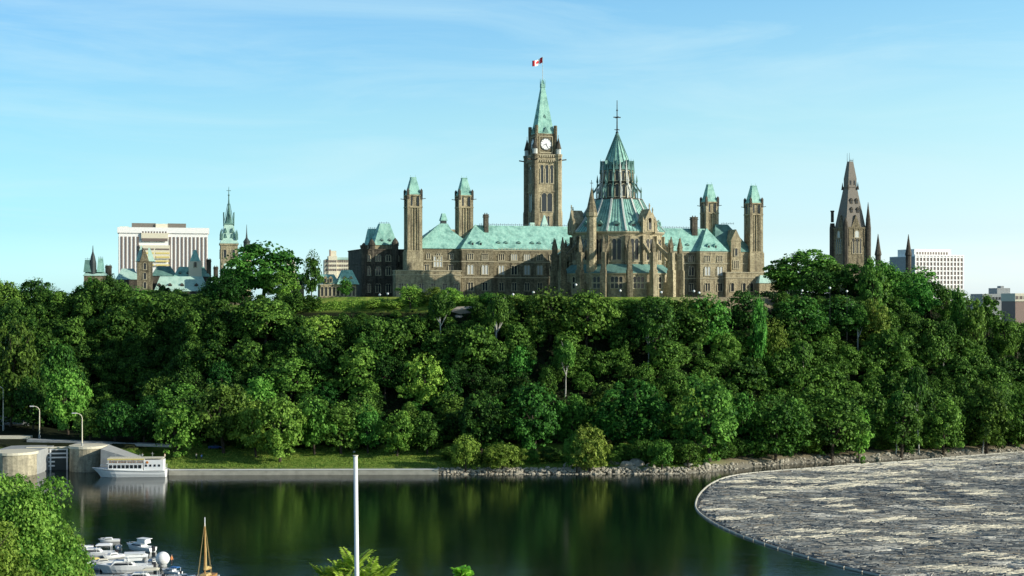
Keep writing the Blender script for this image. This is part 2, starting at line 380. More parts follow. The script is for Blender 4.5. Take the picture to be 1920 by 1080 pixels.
# ------------------------------------------------------------------ trees
def leaf_quads(c, nrm, size, r):
    """small leaf faces at centres c, facing nrm, each with its own spin"""
    k = len(c); rv = r.normal(size=(k,3)); u = np.cross(nrm, rv); u /= np.linalg.norm(u, axis=1, keepdims=True)+1e-9
    w = np.cross(nrm, u); s = size[:,None]
    a = c-u*s; b_ = c+w*s*0.62; d = c+u*s; e = c-w*s*0.62
    v = np.stack([a,b_,d,e],1).reshape(-1,3); f = np.arange(4*k).reshape(k,4)
    return v, f
def crown(seed, kind='round', nblob=80, per=200, leaf=0.215):
    """crown of a 10 m tall, 9 m wide tree as leaf clumps on an uneven hull"""
    r = np.random.default_rng(seed)
    if kind == 'round':  cz, rx, rz = 4.9, 3.8, 4.6
    elif kind == 'tall': cz, rx, rz = 4.9, 3.2, 4.9
    elif kind == 'wide': cz, rx, rz = 5.2, 4.1, 4.2
    elif kind == 'high': cz, rx, rz = 7.4, 2.9, 2.3
    else:                cz, rx, rz = 4.4, 3.9, 4.1            # bush down to the ground
    C = []; RAD = []
    tries = 0
    while len(C) < nblob and tries < 4000:
        tries += 1
        d = r.normal(size=3); d /= np.linalg.norm(d)
        if d[2] < -0.93: continue
        q = r.uniform(0.5, 1.08)
        lob = 1+0.32*math.sin(3*math.atan2(d[1],d[0])+seed)+0.22*math.sin(5*d[2]+seed*2)
        p = np.array([d[0]*rx*q*lob, d[1]*rx*q*lob, cz+d[2]*rz*q*(0.9+0.2*r.random())])
        if kind == 'tall': p[:2] *= 1.15-0.09*max(0, p[2]-4.5)
        rad = r.uniform(0.4, 1.25)*(1.2-0.3*q)*(1.0 if nblob > 70 and nblob < 150 else 1.2)
        C.append(p); RAD.append(rad)
    V = []; Fs = []; T = []; off = 0
    for p, rad in zip(C, RAD):
        k = int(per*rad*rad*0.8)
        d = r.normal(size=(k,3)); d /= np.linalg.norm(d,axis=1,keepdims=True)
        d[:,2] = np.where(d[:,2] < -0.4, -d[:,2], d[:,2])
        q = rad*(0.55+0.5*r.random(k)**0.6)
        c = p+d*q[:,None]*np.array([1,1,0.8])
        nr = d+r.normal(size=(k,3))*0.55+np.array([0,0,0.25]); nr /= np.linalg.norm(nr,axis=1,keepdims=True)
        v, f = leaf_quads(c, nr, leaf*(0.6+0.8*r.random(k)), r)
        V.append(v); Fs.append(f+off); off += len(v)
        bt = 0.02+0.86*r.random()
        T.append(np.clip(bt+r.normal(size=k)*0.3, 0, 1))
    # stray sprigs outside the hull
    k = nblob*12; d = r.normal(size=(k,3)); d /= np.linalg.norm(d,axis=1,keepdims=True); d = d[d[:,2]>-0.5]; k = len(d)
    c = np.array([0,0,cz])+d*np.array([rx,rx,rz])*(0.95+0.25*r.random(k))[:,None]
    v, f = leaf_quads(c, d+r.normal(size=(k,3))*0.6, leaf*(0.6+0.7*r.random(k)), r); V.append(v); Fs.append(f+off); off += len(v); T.append(r.random(k))
    return np.concatenate(V), np.concatenate(Fs), np.concatenate(T)
def trunk_mb(seed, h=6.0, rad=0.26, limbs=7):
    r = random.Random(seed); t = MB(); p = [Vector((0,0,-0.8))]; x = y = 0
    for i in range(5):
        x += r.uniform(-.25,.25); y += r.uniform(-.25,.25); p.append(Vector((x, y, h*(i+1)/5)))
    t.path(p, [rad*1.25, rad, rad*.85, rad*.7, rad*.5, rad*.3], 7)
    for i in range(limbs):
        k = r.uniform(.35,.95)*5; a = r.uniform(0, 6.283); i0 = min(4, int(k)); q = p[i0].lerp(p[i0+1], k-i0)
        L = r.uniform(1.8, 3.2); e = q+Vector((math.cos(a)*L*.45, math.sin(a)*L*.45, L*.45)); e2 = e+Vector((math.cos(a)*L*.5, math.sin(a)*L*.5, L*.6))
        t.path([q, e, e2], [rad*.42, rad*.28, rad*.08], 5)
    return t
KINDS = ['round','tall','wide','bush']; KALL = KINDS+['high']
CROWN = {}; TRUNK = {}; ARR = {}
for ki, k in enumerate(KALL):
    for s in range(3):
        a = crown(100+ki*10+s, k); CROWN[(k,s)] = quads('crown', a[0], a[1], M['leaf_mid'], tint=a[2])
        TRUNK[(k,s)] = trunk_mb(ki*10+s, 8.2 if k == 'high' else 6.5 if k != 'bush' else 5, 0.24).mesh('trunk', M['bark'])
        ARR[(k,s)] = crown(100+ki*10+s, k, 60, 130, 0.30)
TREES = []
def tree(x, y, z, w, h, kind='round', col='leaf_mid', name='broadleaf_tree', bark=None, rz=None):
    s = random.randrange(3); e = empty(name, (x, y, z), random.uniform(0, 6.28) if rz is None else rz)
    f1_ = random.uniform(.82,1.12); e.scale = (w/9.2*f1_, w/9.2*(1.95-f1_), h/10.0); e.rotation_euler = (random.gauss(0,.05), random.gauss(0,.05), e.rotation_euler.z)
    inst('crown', CROWN[(kind,s)], e, mat=M[col])
    t = inst('trunk', TRUNK[(kind,s)], e)
    if bark: t.material_slots[0].link = 'OBJECT'; t.material_slots[0].material = M[bark]
    TREES.append([e, x, y, z, w, h, kind, col]); return e
def ptree(px, top, base, w, kind='round', col='leaf_mid', Y=None, sink=0.0, **kw):
    """tree placed so that it stands on the land where its foot is seen"""
    if Y is None:
        h_ = hit(px, base)
        if h_ is None: return
        x, Y, z = h_
    else:
        x = (px-960)/F*Y; z = lz(x, Y)
    return tree(x, Y, z, w/F*Y, ZC-(top-HY)/F*Y-z, kind, col, **kw)

SK = [(-400,528),(0,520),(60,528),(100,538),(120,548),(150,533),(200,518),(250,545),(295,545),(330,540),(370,552),(400,540),(580,548),(590,584),(862,584),(872,552),(1600,550),
      (1625,495),(1660,490),(1700,503),(1760,528),(1800,548),(1860,566),(1900,590),(1960,612),(2400,700)]
def skyline(px): return float(np.interp(px, [a for a,_ in SK], [b for _,b in SK]))
# trees one can pick out in the photo: px, top, base, width, kind, colour
front = [(335,742,856,98,'bush','leaf_bright'),(420,716,850,110,'wide','leaf_mid'),(525,744,866,100,'round','leaf_bright'),(480,750,858,80,'round','leaf_bright'),(590,738,852,84,'round','leaf_mid'),
 (640,752,852,84,'round','leaf_mid'),(690,758,850,66,'round','leaf_mid'),(745,762,856,74,'bush','leaf_bright'),(800,764,852,66,'bush','leaf_mid'),(872,808,886,56,'bush','leaf_bright'),
 (940,824,886,70,'bush','leaf_bright'),(1105,786,890,74,'bush','leaf_yellow'),(1080,800,888,44,'bush','leaf_bright'),(1005,716,850,112,'round','leaf_mid'),(900,732,852,104,'round','leaf_dark'),(1190,712,852,130,'round','leaf_mid'),
 (1330,712,866,132,'tall','leaf_mid'),(1240,818,884,52,'bush','leaf_mid'),(1290,822,880,54,'bush','leaf_mid'),(1455,738,866,110,'round','leaf_mid'),(1560,738,866,128,'round','leaf_mid'),
 (1610,762,868,60,'tall','leaf_bright'),(1690,740,856,86,'tall','leaf_mid'),(1770,746,852,84,'round','leaf_mid'),(1850,720,850,100,'tall','leaf_mid'),(1925,730,848,90,'round','leaf_mid'),
 (128,690,815,84,'round','leaf_bright'),(215,742,826,88,'bush','leaf_dark'),(62,705,806,74,'round','leaf_dark'),(170,760,826,60,'bush','leaf_mid'),(270,760,836,70,'round','leaf_dark'),
 (110,640,790,80,'round','leaf_mid'),(20,600,800,100,'round','leaf_mid'),
 (675,650,758,92,'tall','leaf_bright'),(790,664,770,88,'round','leaf_bright'),(545,668,760,104,'wide','leaf_mid'),(340,716,800,90,'wide','leaf_mid'),(700,620,710,84,'round','leaf_mid'),
 (1450,598,700,60,'round','leaf_bright'),(1100,544,650,110,'round','leaf_mid'),(1030,540,640,96,'round','leaf_mid'),
 (1230,560,670,100,'round','leaf_dark'),(1330,552,660,96,'round','leaf_mid'),(1395,542,640,80,'wide','leaf_dark'),(1500,552,650,110,'wide','leaf_mid'),(1575,556,640,90,'round','leaf_dark'),
 (1640,560,660,80,'round','leaf_yellow'),(600,590,660,90,'wide','leaf_bright'),(500,560,650,110,'wide','leaf_mid')]
for f_ in front: ptree(f_[0], f_[1], f_[2], f_[3], f_[4], f_[5])
for px, top, base, w_ in ((1724,690,852,50),(1680,735,852,44),(1842,740,850,46),(1315,562,652,62),(826,550,656,56),(928,556,670,54),(1610,572,664,54),(1768,600,700,50),(1215,590,690,50),(1505,640,742,50),(1060,640,745,46)):
    ptree(px, top, base, w_, 'high', 'leaf_mid', name='birch_tree', bark='birch')
for i, px in enumerate(list(range(842, 1345, 30))+list(range(1345, 1990, 17))):
    q_ = px+random.uniform(-9,9)
    d_ = random.uniform(5,13) if px < 1345 else random.uniform(5.5,9); k_ = (q_-960)/F; y_ = 430.0
    for _ in range(20): y_ = float(shore(k_*y_))+d_
    w_ = random.uniform(4.2,8.0); tree(k_*y_, y_, lz(k_*y_, y_)-.4, w_, w_*random.uniform(.7,1.05), 'bush', random.choice(['leaf_bright','leaf_mid','leaf_mid','leaf_dark']), name='bank_shrub')
for i, px in enumerate(range(405, 850, 30)):
    q_ = px+random.uniform(-12,12); k_ = (q_-960)/F; y_ = float(shore(k_*450))+random.uniform(25,29)
    w_ = random.uniform(5,9); tree(k_*y_, y_, lz(k_*y_, y_)-.4, w_, w_*random.uniform(.6,.9), 'bush', 'leaf_dark', name='bank_shrub')
NF = len(TREES)
# shrubs and small trees along the terrace wall
for (px, top, w) in ((770,528,46),(812,534,50),(845,536,50),(735,560,40),(915,545,40),(960,556,46),(1285,546,50),(1180,556,60),(1420,546,40),(880,556,34),(700,558,40)):
    ptree(px, top, 575, w, 'bush', 'leaf_bright' if px < 900 else 'leaf_mid', Y=506)
# fill of the slope, foremost trees first
taken = [(t[1], t[2], t[4]*.42) for t in TREES]
cand = []
for Yd in np.arange(5, 150, 4.2):
    for X in np.arange(-215, 240, 4.6):
        cand.append((X+random.uniform(-3.4,3.4)+ (Yd%2)*3, Yd+random.uniform(-2.6,2.6)))
extra = []
random.shuffle(cand)
picked = []
for X, dd in cand:
    Y = float(shore(X))+dd; z = lz(X, Y); px = 960+X/Y*F
    if not -120 < px < 2040: continue
    if X < -112 and dd < 50: continue
    if X < 58 and dd < 29: continue
    if 58 <= X < 90 and dd < 29-(X-58)*.7: continue
    if -110 < X < 95 and Y > 509: continue
    if X >= 95 and Y > 560: continue
    if X <= -110 and Y > 590: continue
    w = random.choice([random.uniform(5.5,9), random.uniform(7.5,13)]); h = w*random.uniform(.95,1.4)
    if any((X-a)**2+(Y-b_)**2 < ((w*.5+c_)*0.50)**2 for a, b_, c_ in taken): continue
    lim = ZC-(skyline(px)-HY)/F*Y
    lift = random.uniform(-2.2, 0.5)
    if z+h > lim+lift: h = lim+lift-z
    if h < 2.6: continue
    w = min(w, h*1.25)
    taken.append((X, Y, w*.5)); picked.append((X, Y, z, w, h, px))
picked.sort(key=lambda p: p[1])
for i, (X, Y, z, w, h, px) in enumerate(picked):
    shade = px < 1000 and z > 12  # left hillside's shade is put into the leaf colour, mostly dark leaves
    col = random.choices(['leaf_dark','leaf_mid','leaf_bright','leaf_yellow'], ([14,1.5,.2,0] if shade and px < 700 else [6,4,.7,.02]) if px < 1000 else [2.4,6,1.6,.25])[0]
    kind = random.choices(KINDS, [5,3,2,1.5])[0] if h > 5 else random.choice(['bush','round'])
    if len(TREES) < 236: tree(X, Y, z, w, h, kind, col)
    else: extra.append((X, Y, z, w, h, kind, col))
print('trees', len(TREES), 'extra', len(extra))
def merged(name, lst, mat, **kw):
    V = []; Fs = []; T = []; off = 0
    for (X, Y, z, w, h, kind, col) in lst:
        v, f, t = ARR[(kind, random.randrange(3))]; a = random.uniform(0, 6.28); ca, sa = math.cos(a), math.sin(a)
        q = v@np.array([[ca,sa,0],[-sa,ca,0],[0,0,1]])*np.array([w/8.6,w/8.6,h/10])+np.array([X,Y,z])
        V.append(q); Fs.append(f+off); off += len(q); k = {'leaf_dark':-.25,'leaf_mid':0,'leaf_bright':.3,'leaf_yellow':.5}[col]
        T.append(np.clip(t+k+random.uniform(-.1,.1), 0, 1.3))
    o = inst(name, quads(name, np.concatenate(V), np.concatenate(Fs), mat, tint=np.concatenate(T))); tag(o, **kw); return o
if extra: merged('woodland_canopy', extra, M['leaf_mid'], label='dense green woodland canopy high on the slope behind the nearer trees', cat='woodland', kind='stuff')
# near-black undergrowth standing in for shade between the trees
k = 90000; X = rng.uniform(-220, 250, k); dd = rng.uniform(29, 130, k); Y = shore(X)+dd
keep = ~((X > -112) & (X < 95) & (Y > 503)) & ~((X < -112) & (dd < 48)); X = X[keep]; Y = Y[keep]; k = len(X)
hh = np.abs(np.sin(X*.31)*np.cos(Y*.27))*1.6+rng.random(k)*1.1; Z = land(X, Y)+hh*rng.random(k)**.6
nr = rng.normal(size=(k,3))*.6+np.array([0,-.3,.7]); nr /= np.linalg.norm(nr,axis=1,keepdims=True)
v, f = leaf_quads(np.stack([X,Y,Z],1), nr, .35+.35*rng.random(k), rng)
o = inst('undergrowth', quads('undergrowth', v, f, M['leaf_shade'], tint=rng.random(k))); tag(o, 'low near-black undergrowth standing in for shade on the wooded slope under the trees', 'undergrowth', kind='stuff')
# rank grass and weeds on the lawn by the water
k = 42000; X = rng.uniform(-104, 58, k); dd = rng.uniform(2.2, 27, k); Y = shore(X)+dd; Z = land(X, Y)+.06
nr = rng.normal(size=(k,3))*.7+np.array([0,-.6,.7]); nr /= np.linalg.norm(nr,axis=1,keepdims=True)
v, f = leaf_quads(np.stack([X,Y,Z],1), nr, .12+.16*rng.random(k), rng)
o = inst('bank_grass', quads('bank_grass', v, f, M['grass_blades'], tint=rng.random(k)*.9)); tag(o, 'rough yellow green grass on the bank above the quay', 'grass', kind='stuff')
# clipped green bank along the terrace edge
k = 16000; X = rng.uniform(-69, 92, k); t_ = rng.random(k); Y = 506.5+t_*4.5; Z = land(X, Y)+0.1+rng.random(k)*1.1*(0.6+.4*np.sin(X*.8))
nr = rng.normal(size=(k,3))*.6+np.array([0,-.5,.7]); nr /= np.linalg.norm(nr,axis=1,keepdims=True)
v, f = leaf_quads(np.stack([X,Y,Z],1), nr, .18+.2*rng.random(k), rng)
o = inst('terrace_hedge', quads('terrace_hedge', v, f, M['leaf_bright'], tint=rng.random(k)*.7)); tag(o, 'long low green hedge running along the terrace edge below the stone buildings', 'hedge')
# line of trees on the skyline behind the slope
for px in list(range(-70, 420, 27))+list(range(1610, 2010, 27)):
    Y = random.uniform(560, 625) if px < 500 else random.uniform(545, 600); w = random.uniform(40, 70)
    x = (px-960)/F*Y; z = lz(x, Y); h = ZC-(skyline(px)+random.uniform(-9, 9)-HY)/F*Y-z
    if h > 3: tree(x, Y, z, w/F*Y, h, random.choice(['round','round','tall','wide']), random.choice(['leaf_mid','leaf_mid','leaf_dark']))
# big trees standing on the plateau
for (px, top, base, w, Y, kind, col) in ((492,452,570,128,560,'wide','leaf_mid'),(530,500,572,80,550,'bush','leaf_mid'),(440,508,572,70,552,'bush','leaf_dark'),(415,508,562,76,545,'bush','leaf_dark'),(583,470,560,40,556,'round','leaf_dark'),(648,520,556,30,558,'round','leaf_mid'),
     (1512,460,556,130,590,'bush','leaf_mid'),(1468,476,556,66,600,'bush','leaf_dark'),(1560,484,556,96,585,'bush','leaf_mid'),(1605,488,560,76,575,'bush','leaf_mid'),(1655,488,560,90,570,'round','leaf_mid'),(1535,505,550,70,560,'round','leaf_dark'),
     (222,524,560,70,585,'round','leaf_mid'),(330,540,566,70,580,'bush','leaf_mid'),(180,530,570,80,590,'round','leaf_mid'),(395,526,566,50,570,'round','leaf_mid'),(1720,500,570,80,600,'round','leaf_mid'),(1790,542,590,70,610,'round','leaf_mid')):
    x = (px-960)/F*Y; z = lz(x, Y); tree(x, Y, z, w/F*Y, ZC-(top-HY)/F*Y-z, kind, col, name='park_tree')

# labels: colour, shape, height on the slope, what it stands below or beside
COLW = {'leaf_dark':'dark green','leaf_mid':'mid green','leaf_bright':'bright green','leaf_yellow':'yellowish green'}
KW = {'high':'high crowned','round':'rounded','tall':'tall narrow','wide':'broad topped','bush':'bushy low'}
MARKS = [(-60,'left edge'),(60,'nearest lamp posts'),(170,'lock pier'),(250,'tour boat'),(345,'white hotel block'),(430,'crowned stone tower'),(530,'plateau elms'),(620,'small copper mansard'),(710,'dark end block'),
  (775,'left vent tower'),(875,'second vent tower'),(950,'long copper roof'),(1018,'clock tower'),(1100,'library stair turret'),(1160,'library spire'),(1250,'library buttresses'),(1330,'third vent tower'),(1420,'fourth vent tower'),
  (1510,'wide dark elm'),(1594,'brown spired tower'),(1700,'twin turrets'),(1770,'white grid block'),(1880,'grey far block'),(2010,'right edge')]
from collections import defaultdict
LB = defaultdict(list)
for t in TREES:
    e, x, y, z, w, h, kind, col = t; px = 960+x/y*F; py = HY+(ZC-z-h*.5)/y*F
    mk = min(MARKS, key=lambda q: abs(q[0]-px))[1]
    tier = 'by the water' if y-shore(x) < 27 else 'at slope foot' if py > 760 else 'low down' if py > 700 else 'mid slope' if py > 640 else 'high up' if py > 585 else 'at plateau edge'
    sz = 'small' if w < 7 else 'large' if w > 13 else ''
    nm = 'birch' if e.name.startswith('birch') else 'shrub' if e.name.startswith('bank') else 'tree'
    LB[(' '.join(f'{sz} {COLW[col]} {KW[kind]} {nm}'.split()), f'{tier} below {mk}')].append((px, e))
ORD = ['leftmost','second','third','fourth','fifth','sixth','seventh','eighth','ninth','tenth']
for (a, b_), L in LB.items():
    L.sort(key=lambda q: q[0])
    for i, (px, e) in enumerate(L):
        tag(e, f'{a} {b_}' + (f', {ORD[min(i,9)]}' if len(L) > 1 else ''), 'tree', 'trees on the wooded hill')
# ------------------------------------------------------------------ the stone buildings on the plateau
TH = R(18.0); CS, SN = math.cos(TH), math.sin(TH)
O = Vector((21.4, 600.0))                      # origin of the long block: a point of its river wall
def P(px, py, y):                              # local x and height of an image point on the plane local-y = y
    k = (px-960)/F; x = (k*(O.y+CS*y)-O.x+SN*y)/(CS-k*SN); Y = O.y+SN*x+CS*y
    return x, ZC-(py-HY)/F*Y
def lx(px, y=0): return P(px, 500, y)[0]
GZ = 49.5                                       # foundations
block = empty('legislature_building', (O.x, O.y, 0), TH, 'long sandstone legislature with green copper roofs stretching behind the round library', 'building')
EV = 69.6; RD = 79.4
# --- lancet windows -------------------------------------------------
def lancet_poly(w, h, arch=True, n=5):
    p = [(-w/2,0),(w/2,0),(w/2,h-w*.55 if arch else h)]
    if arch:
        for i in range(1, n): t = i/n; p.append((w/2*math.cos(t*math.pi/2)**.8, h-w*.55+w*.55*math.sin(t*math.pi/2)))
        p.append((0,h))
        for i in range(n-1, 0, -1): t = i/n; p.append((-w/2*math.cos(t*math.pi/2)**.8, h-w*.55+w*.55*math.sin(t*math.pi/2)))
    p.append((-w/2, h-w*.55 if arch else h)); return p
WC = {}
def window(parent, x, z, w, h, y=0.0, rz=0.0, arch=True, n=2, pane='glass', ang=None, rad=None, cx=0, cy=0, name='window'):
    """stone surround standing proud of the wall with n lights, and the panes behind it as a sub-part"""
    key = (round(w,2), round(h,2), arch, n, pane)
    if key not in WC:
        fr_ = MB(); gl = MB(); lw = w/n
        fr_.box(-w/2-.28, w/2+.28, -.32, .06, -.30, 0.0)
        for i in range(n):
            c = -w/2+lw*(i+.5)
            gl.prism([(c+a*.8, b_) for a, b_ in lancet_poly(lw, h*.97, arch)], -.10, .05)
        for i in range(n+1):
            c = -w/2+lw*i; t = .20 if i in (0, n) else .20
            fr_.box(c-t, c+t, -.26 if i in (0, n) else -.20, .06, 0.0, h*(.78 if arch else 1))
        if arch:
            for i in range(n):
                c = -w/2+lw*(i+.5); q = lancet_poly(lw, h, True); q = q[2:-1]
                for j in range(len(q)-1):
                    fr_.bar((c+q[j][0], -.13, q[j][1]), (c+q[j+1][0], -.13, q[j+1][1]), .26, .24)
        else: fr_.box(-w/2-.2, w/2+.2, -.26, .06, h, h+.35)
        WC[key] = (fr_.mesh('window', M['trim']), gl.mesh('pane', M[pane]))
    a, g_ = WC[key]
    if ang is not None:
        loc = (cx+rad*math.sin(ang), cy-rad*math.cos(ang), z); rz = ang
    else: loc = (x, y, z)
    o = inst(name, a, parent, loc, rz); inst('pane', g_, o); return o
def wall(parent, x0, x1, y0, y1, z0, z1, mat='stone', bands=(), name='wall', parapet=False):
    b_ = MB(); b_.box(x0,x1,y0,y1,z0,z1); o = b_.build(name, M[mat], parent)
    if bands:
        c = MB()
        for z in bands: c.box(x0-.22,x1+.22,y0-.22,y1+.22,z-.22,z+.18)
        c.build('string_course', M['trim' if mat != 'stone_dark' else 'stone_dark'], o)
    return o
def dormer(parent, x, y, z, w=1.8, h=2.2, d=2.6, mat='copper', rz=0):
    m_ = MB(); m_.box(-w/2,w/2,0,d,0,h*.6); m_.gable_y(-w/2-.2,w/2+.2,-.25,d,h*.6,h)
    o = m_.build('dormer', M[mat], parent, (x,y,z), rz)
    p = MB(); p.box(-w*.3,w*.3,-.08,.02,.25,h*.55); p.build('pane', M['glass'], o); return o
def cresting(parent, x0, x1, y, z, h=.9):
    c = MB(); c.box(x0,x1,y-.04,y+.04,z+h*.45,z+h*.55)
    n_ = max(2, int((x1-x0)/.8))
    for i in range(n_+1): x = x0+(x1-x0)*i/n_; c.box(x-.05,x+.05,y-.05,y+.05,z,z+h*(1 if i%2 else .75))
    return c.build('cresting', M['iron'], parent)
def chimney(parent, x, y, z0, z1, w=1.6, d=1.6, mat='stone_dark'):
    c = MB(); c.box(x-w/2,x+w/2,y-d/2,y+d/2,z0,z1-.5); c.box(x-w/2-.2,x+w/2+.2,y-d/2-.2,y+d/2+.2,z1-1.2,z1-.8); c.box(x-w/2-.1,x+w/2+.1,y-d/2-.1,y+d/2+.1,z1-.5,z1)
    for i in (-1,1): c.ring(x+i*w*.25, y, [(.22,z1),(.2,z1+.6)], 6)
    return c.build('chimney', M[mat], parent)
def vent_tower(cx, cy, s, z0, zb, z1, z2):
    """square tower: plain base, shaft with recessed panels, corner turrets, steep copper cap"""
    t = MB(); h = s/2
    t.box(cx-h-.35,cx+h+.35,cy-h-.35,cy+h+.35,z0,zb)                         # base
    t.box(cx-h+.5,cx+h-.5,cy-h+.5,cy+h-.5,zb,z1)                             # core
    for sx in (-1,1):
        for sy in (-1,1): t.box(cx+sx*(h-.62)-.62,cx+sx*(h-.62)+.62,cy+sy*(h-.62)-.62,cy+sy*(h-.62)+.62,zb,z1-1.0)
    for k in (-.32,.0,.32):                                                  # mullion ribs on each face
        for q in (-1,1):
            t.box(cx+k*s*.62-.16,cx+k*s*.62+.16,cy+q*(h-.32)-.2,cy+q*(h-.32)+.2,zb,z1-5.5)
            t.box(cx+q*(h-.32)-.2,cx+q*(h-.32)+.2,cy+k*s*.62-.16,cy+k*s*.62+.16,zb,z1-5.5)
    for z in (zb+.3, z1-5.6, z1-1.0): t.box(cx-h-.12,cx+h+.12,cy-h-.12,cy+h+.12,z-.25,z+.25)
    o = t.build('ventilation_tower', M['stone_lit'], block)
    b_ = MB()
    for q in (-1,1):                                                          # belfry louvres
        for k in (-.22,.22):
            b_.box(cx+k*s-.38,cx+k*s+.38,cy+q*(h-.38)-.14,cy+q*(h-.38)+.14,z1-5.0,z1-1.7)
            b_.box(cx+q*(h-.38)-.14,cx+q*(h-.38)+.14,cy+k*s-.38,cy+k*s+.38,z1-5.0,z1-1.7)
            b_.box(cx+k*s-.2,cx+k*s+.2,cy+q*(h-.4)-.12,cy+q*(h-.4)+.12,zb+1.0,z1-6.6)
    b_.build('louvre', M['glass'], o)
    c = MB(); c.box(cx-h+.2,cx+h-.2,cy-h+.2,cy+h-.2,z1-1.0,z1-.2); c.fr(cx,cy,z1-.2,z1+.8,h-.35,h-.35,h-.75,h-.75); c.fr(cx,cy,z1+.8,z2-.8,h-.75,h-.75,h*.34,h*.34); c.box(cx-h*.37,cx+h*.37,cy-h*.37,cy+h*.37,z2-.8,z2-.5)
    for sx in (-1,1):
        c.box(cx+sx*h*.33-.05,cx+sx*h*.33+.05,cy-.05,cy+.05,z2-.5,z2+.4)
        pass
    c.build('roof', M['copper'], o)
    for sx in (-1,1):
        for sy in (-1,1):
            k = MB(); X_, Y_ = cx+sx*(h-.3), cy+sy*(h-.3); k.box(X_-.42,X_+.42,Y_-.42,Y_+.42,z1-2.6,z1+.9); k.fr(X_,Y_,z1+.9,z1+1.7,.42,.42,0,0)
            k.bar((X_+sx*.3,Y_,z1-2.4),(X_+sx*1.7,Y_+sy*.1,z1-2.2),.22,.25)
            k.build('corner_turret', M['stone_dark'], o)
    return o
# rear mass of the building (roofs seen only from above)
xL, xR = lx(775,0), lx(1425,0)
wall(block, xL+1, xR-1, 14, 62, GZ, 67.5, 'stone_dark', name='rear_wing')
# B: left wing
x0, x1 = lx(775), lx(866); wall(block, x0, x1, 0, 15, GZ, EV, 'stone', (64.6,))
r_ = MB(); xa = P(795,470,0)[0]; r_.hip(x0-.4, x1+6, -.5, 15.5, EV, RD+.2, (P(826,425,7)[0]-x0), P(866,425,7)[0]-P(836,425,7)[0]+5); r_.build('roof', M['copper'], block)
xw = (P(812,0,0)[0]+P(830,0,0)[0])/2; window(block, xw, P(820,500,0)[1], 3.6, 4.0, 0, n=3, arch=False, pane='glass_pale')
for p_ in (800,845,): window(block, lx(p_), 60.5, 1.9, 3.0, 0, n=2)
for p_ in (803,822,846): window(block, lx(p_), 65.6, 1.6, 2.2, 0, n=2)
# A: low annex in front of it
y_ = -5.0; x0, x1 = lx(742,y_), lx(865,y_); zt = P(800,507,y_)[1]
wall(block, x0, x1, y_, 0, GZ, zt, 'stone_lit', (zt-1.7,zt-.1))
for p_ in (752,770,790,812,834,855): window(block, lx(p_,y_), 53.0, 1.8, 3.0, y_, n=2)
# C: first vent tower
s = 5.9; cx_, cy_ = lx(778,-1.5), 1.4
zb = P(778,472,-1.5)[1]; vent_tower(cx_, cy_, s, GZ, zb, P(778,361,-1.5)[1], P(778,329,-1.5)[1])
# D: pavilion with hipped roof
def pavilion(pa, pb, y0, apex_px, lit):  # lit: wall takes the stone with sunlight in its colour
    x0, x1 = lx(pa,y0), lx(pb,y0); wall(block, x0, x1, y0, 13, GZ, EV, 'stone' if not lit else 'stone_lit', (64.6, 58.4, EV-.4))
    xa = P(apex_px,427,6)[0]
    m_ = MB(); m_.add([(x0-.5,y0-.5,EV),(x1+.5,y0-.5,EV),(x1+.5,9,EV),(x0-.5,9,EV),(xa,7.2,RD+.3)], [(3,2,1,0),(0,1,4),(1,2,4),(2,3,4),(3,0,4)])
    m_.build('roof', M['copper'], block)
    w = x1-x0
    for k in (.27,.73):
        window(block, x0+w*k, 59.6, 2.7, 3.7, y0, n=2, pane='glass_pale'); window(block, x0+w*k, 65.3, 2.4, 2.5, y0, n=3, pane='glass'); window(block, x0+w*k, 53.2, 2.3, 3.3, y0, n=2, pane='glass')
    for k in (.36,.62): dormer(block, x0+w*k, y0+1.0, EV+1.2, 1.3, 2.0, 2.0)
pavilion(866, 925, -3.0, 893, False)
# F: second vent tower behind the pavilion
cx_ = lx(871.5,8); vent_tower(cx_, 9.0, s, GZ, P(871,478,8)[1], P(871,363,8)[1], P(871,331,8)[1])
chimney(block, lx(911,7), 7, RD-3, P(911,402,7)[1], 1.7, 2.0)
# E: long range to the library and beyond
y_ = 1.0; x0, x1 = lx(925,-3), lx(1313,-3)
wall(block, x0, x1, y_, 16, GZ, EV, 'stone', (64.6, 58.4, EV-.4))
r_ = MB(); r_.hip(lx(893,7), lx(1328,7), y_-.5, 16.5, EV, RD, .1, .1); r_.build('roof', M['copper'], block)
cresting(block, lx(900,8), lx(1312,8), 8.75, RD)
for i, p_ in enumerate(list(range(940,1076,24))+[1252,1276,1296]):
    xx = lx(p_,y_)
    window(block, xx, 59.6, 2.5, 3.7, y_, n=2, pane='glass_pale' if i in (0,2,3) else 'glass'); window(block, xx, 65.3, 2.6, 2.5, y_, n=3, pane='glass_pale' if i in (1,2) else 'glass'); window(block, xx, 53.2, 2.0, 3.2, y_, n=2, pane='glass_pale' if i == 5 else 'glass')
for p_ in (934,948,972,997,1010,1038,1062,1250,1262,1288): dormer(block, lx(p_,3), y_+1.4, EV+1.2, 1.6, 2.2, 2.4, 'copper_dark')
sn = MB()
for i in range(26):
    xx = x0+3+i*(lx(1070,3)-x0)/26
    sn.box(xx, xx+.9, y_-.35, y_-.1, EV-.2, EV+.35)
sn.build('parapet', M['trim'], block)
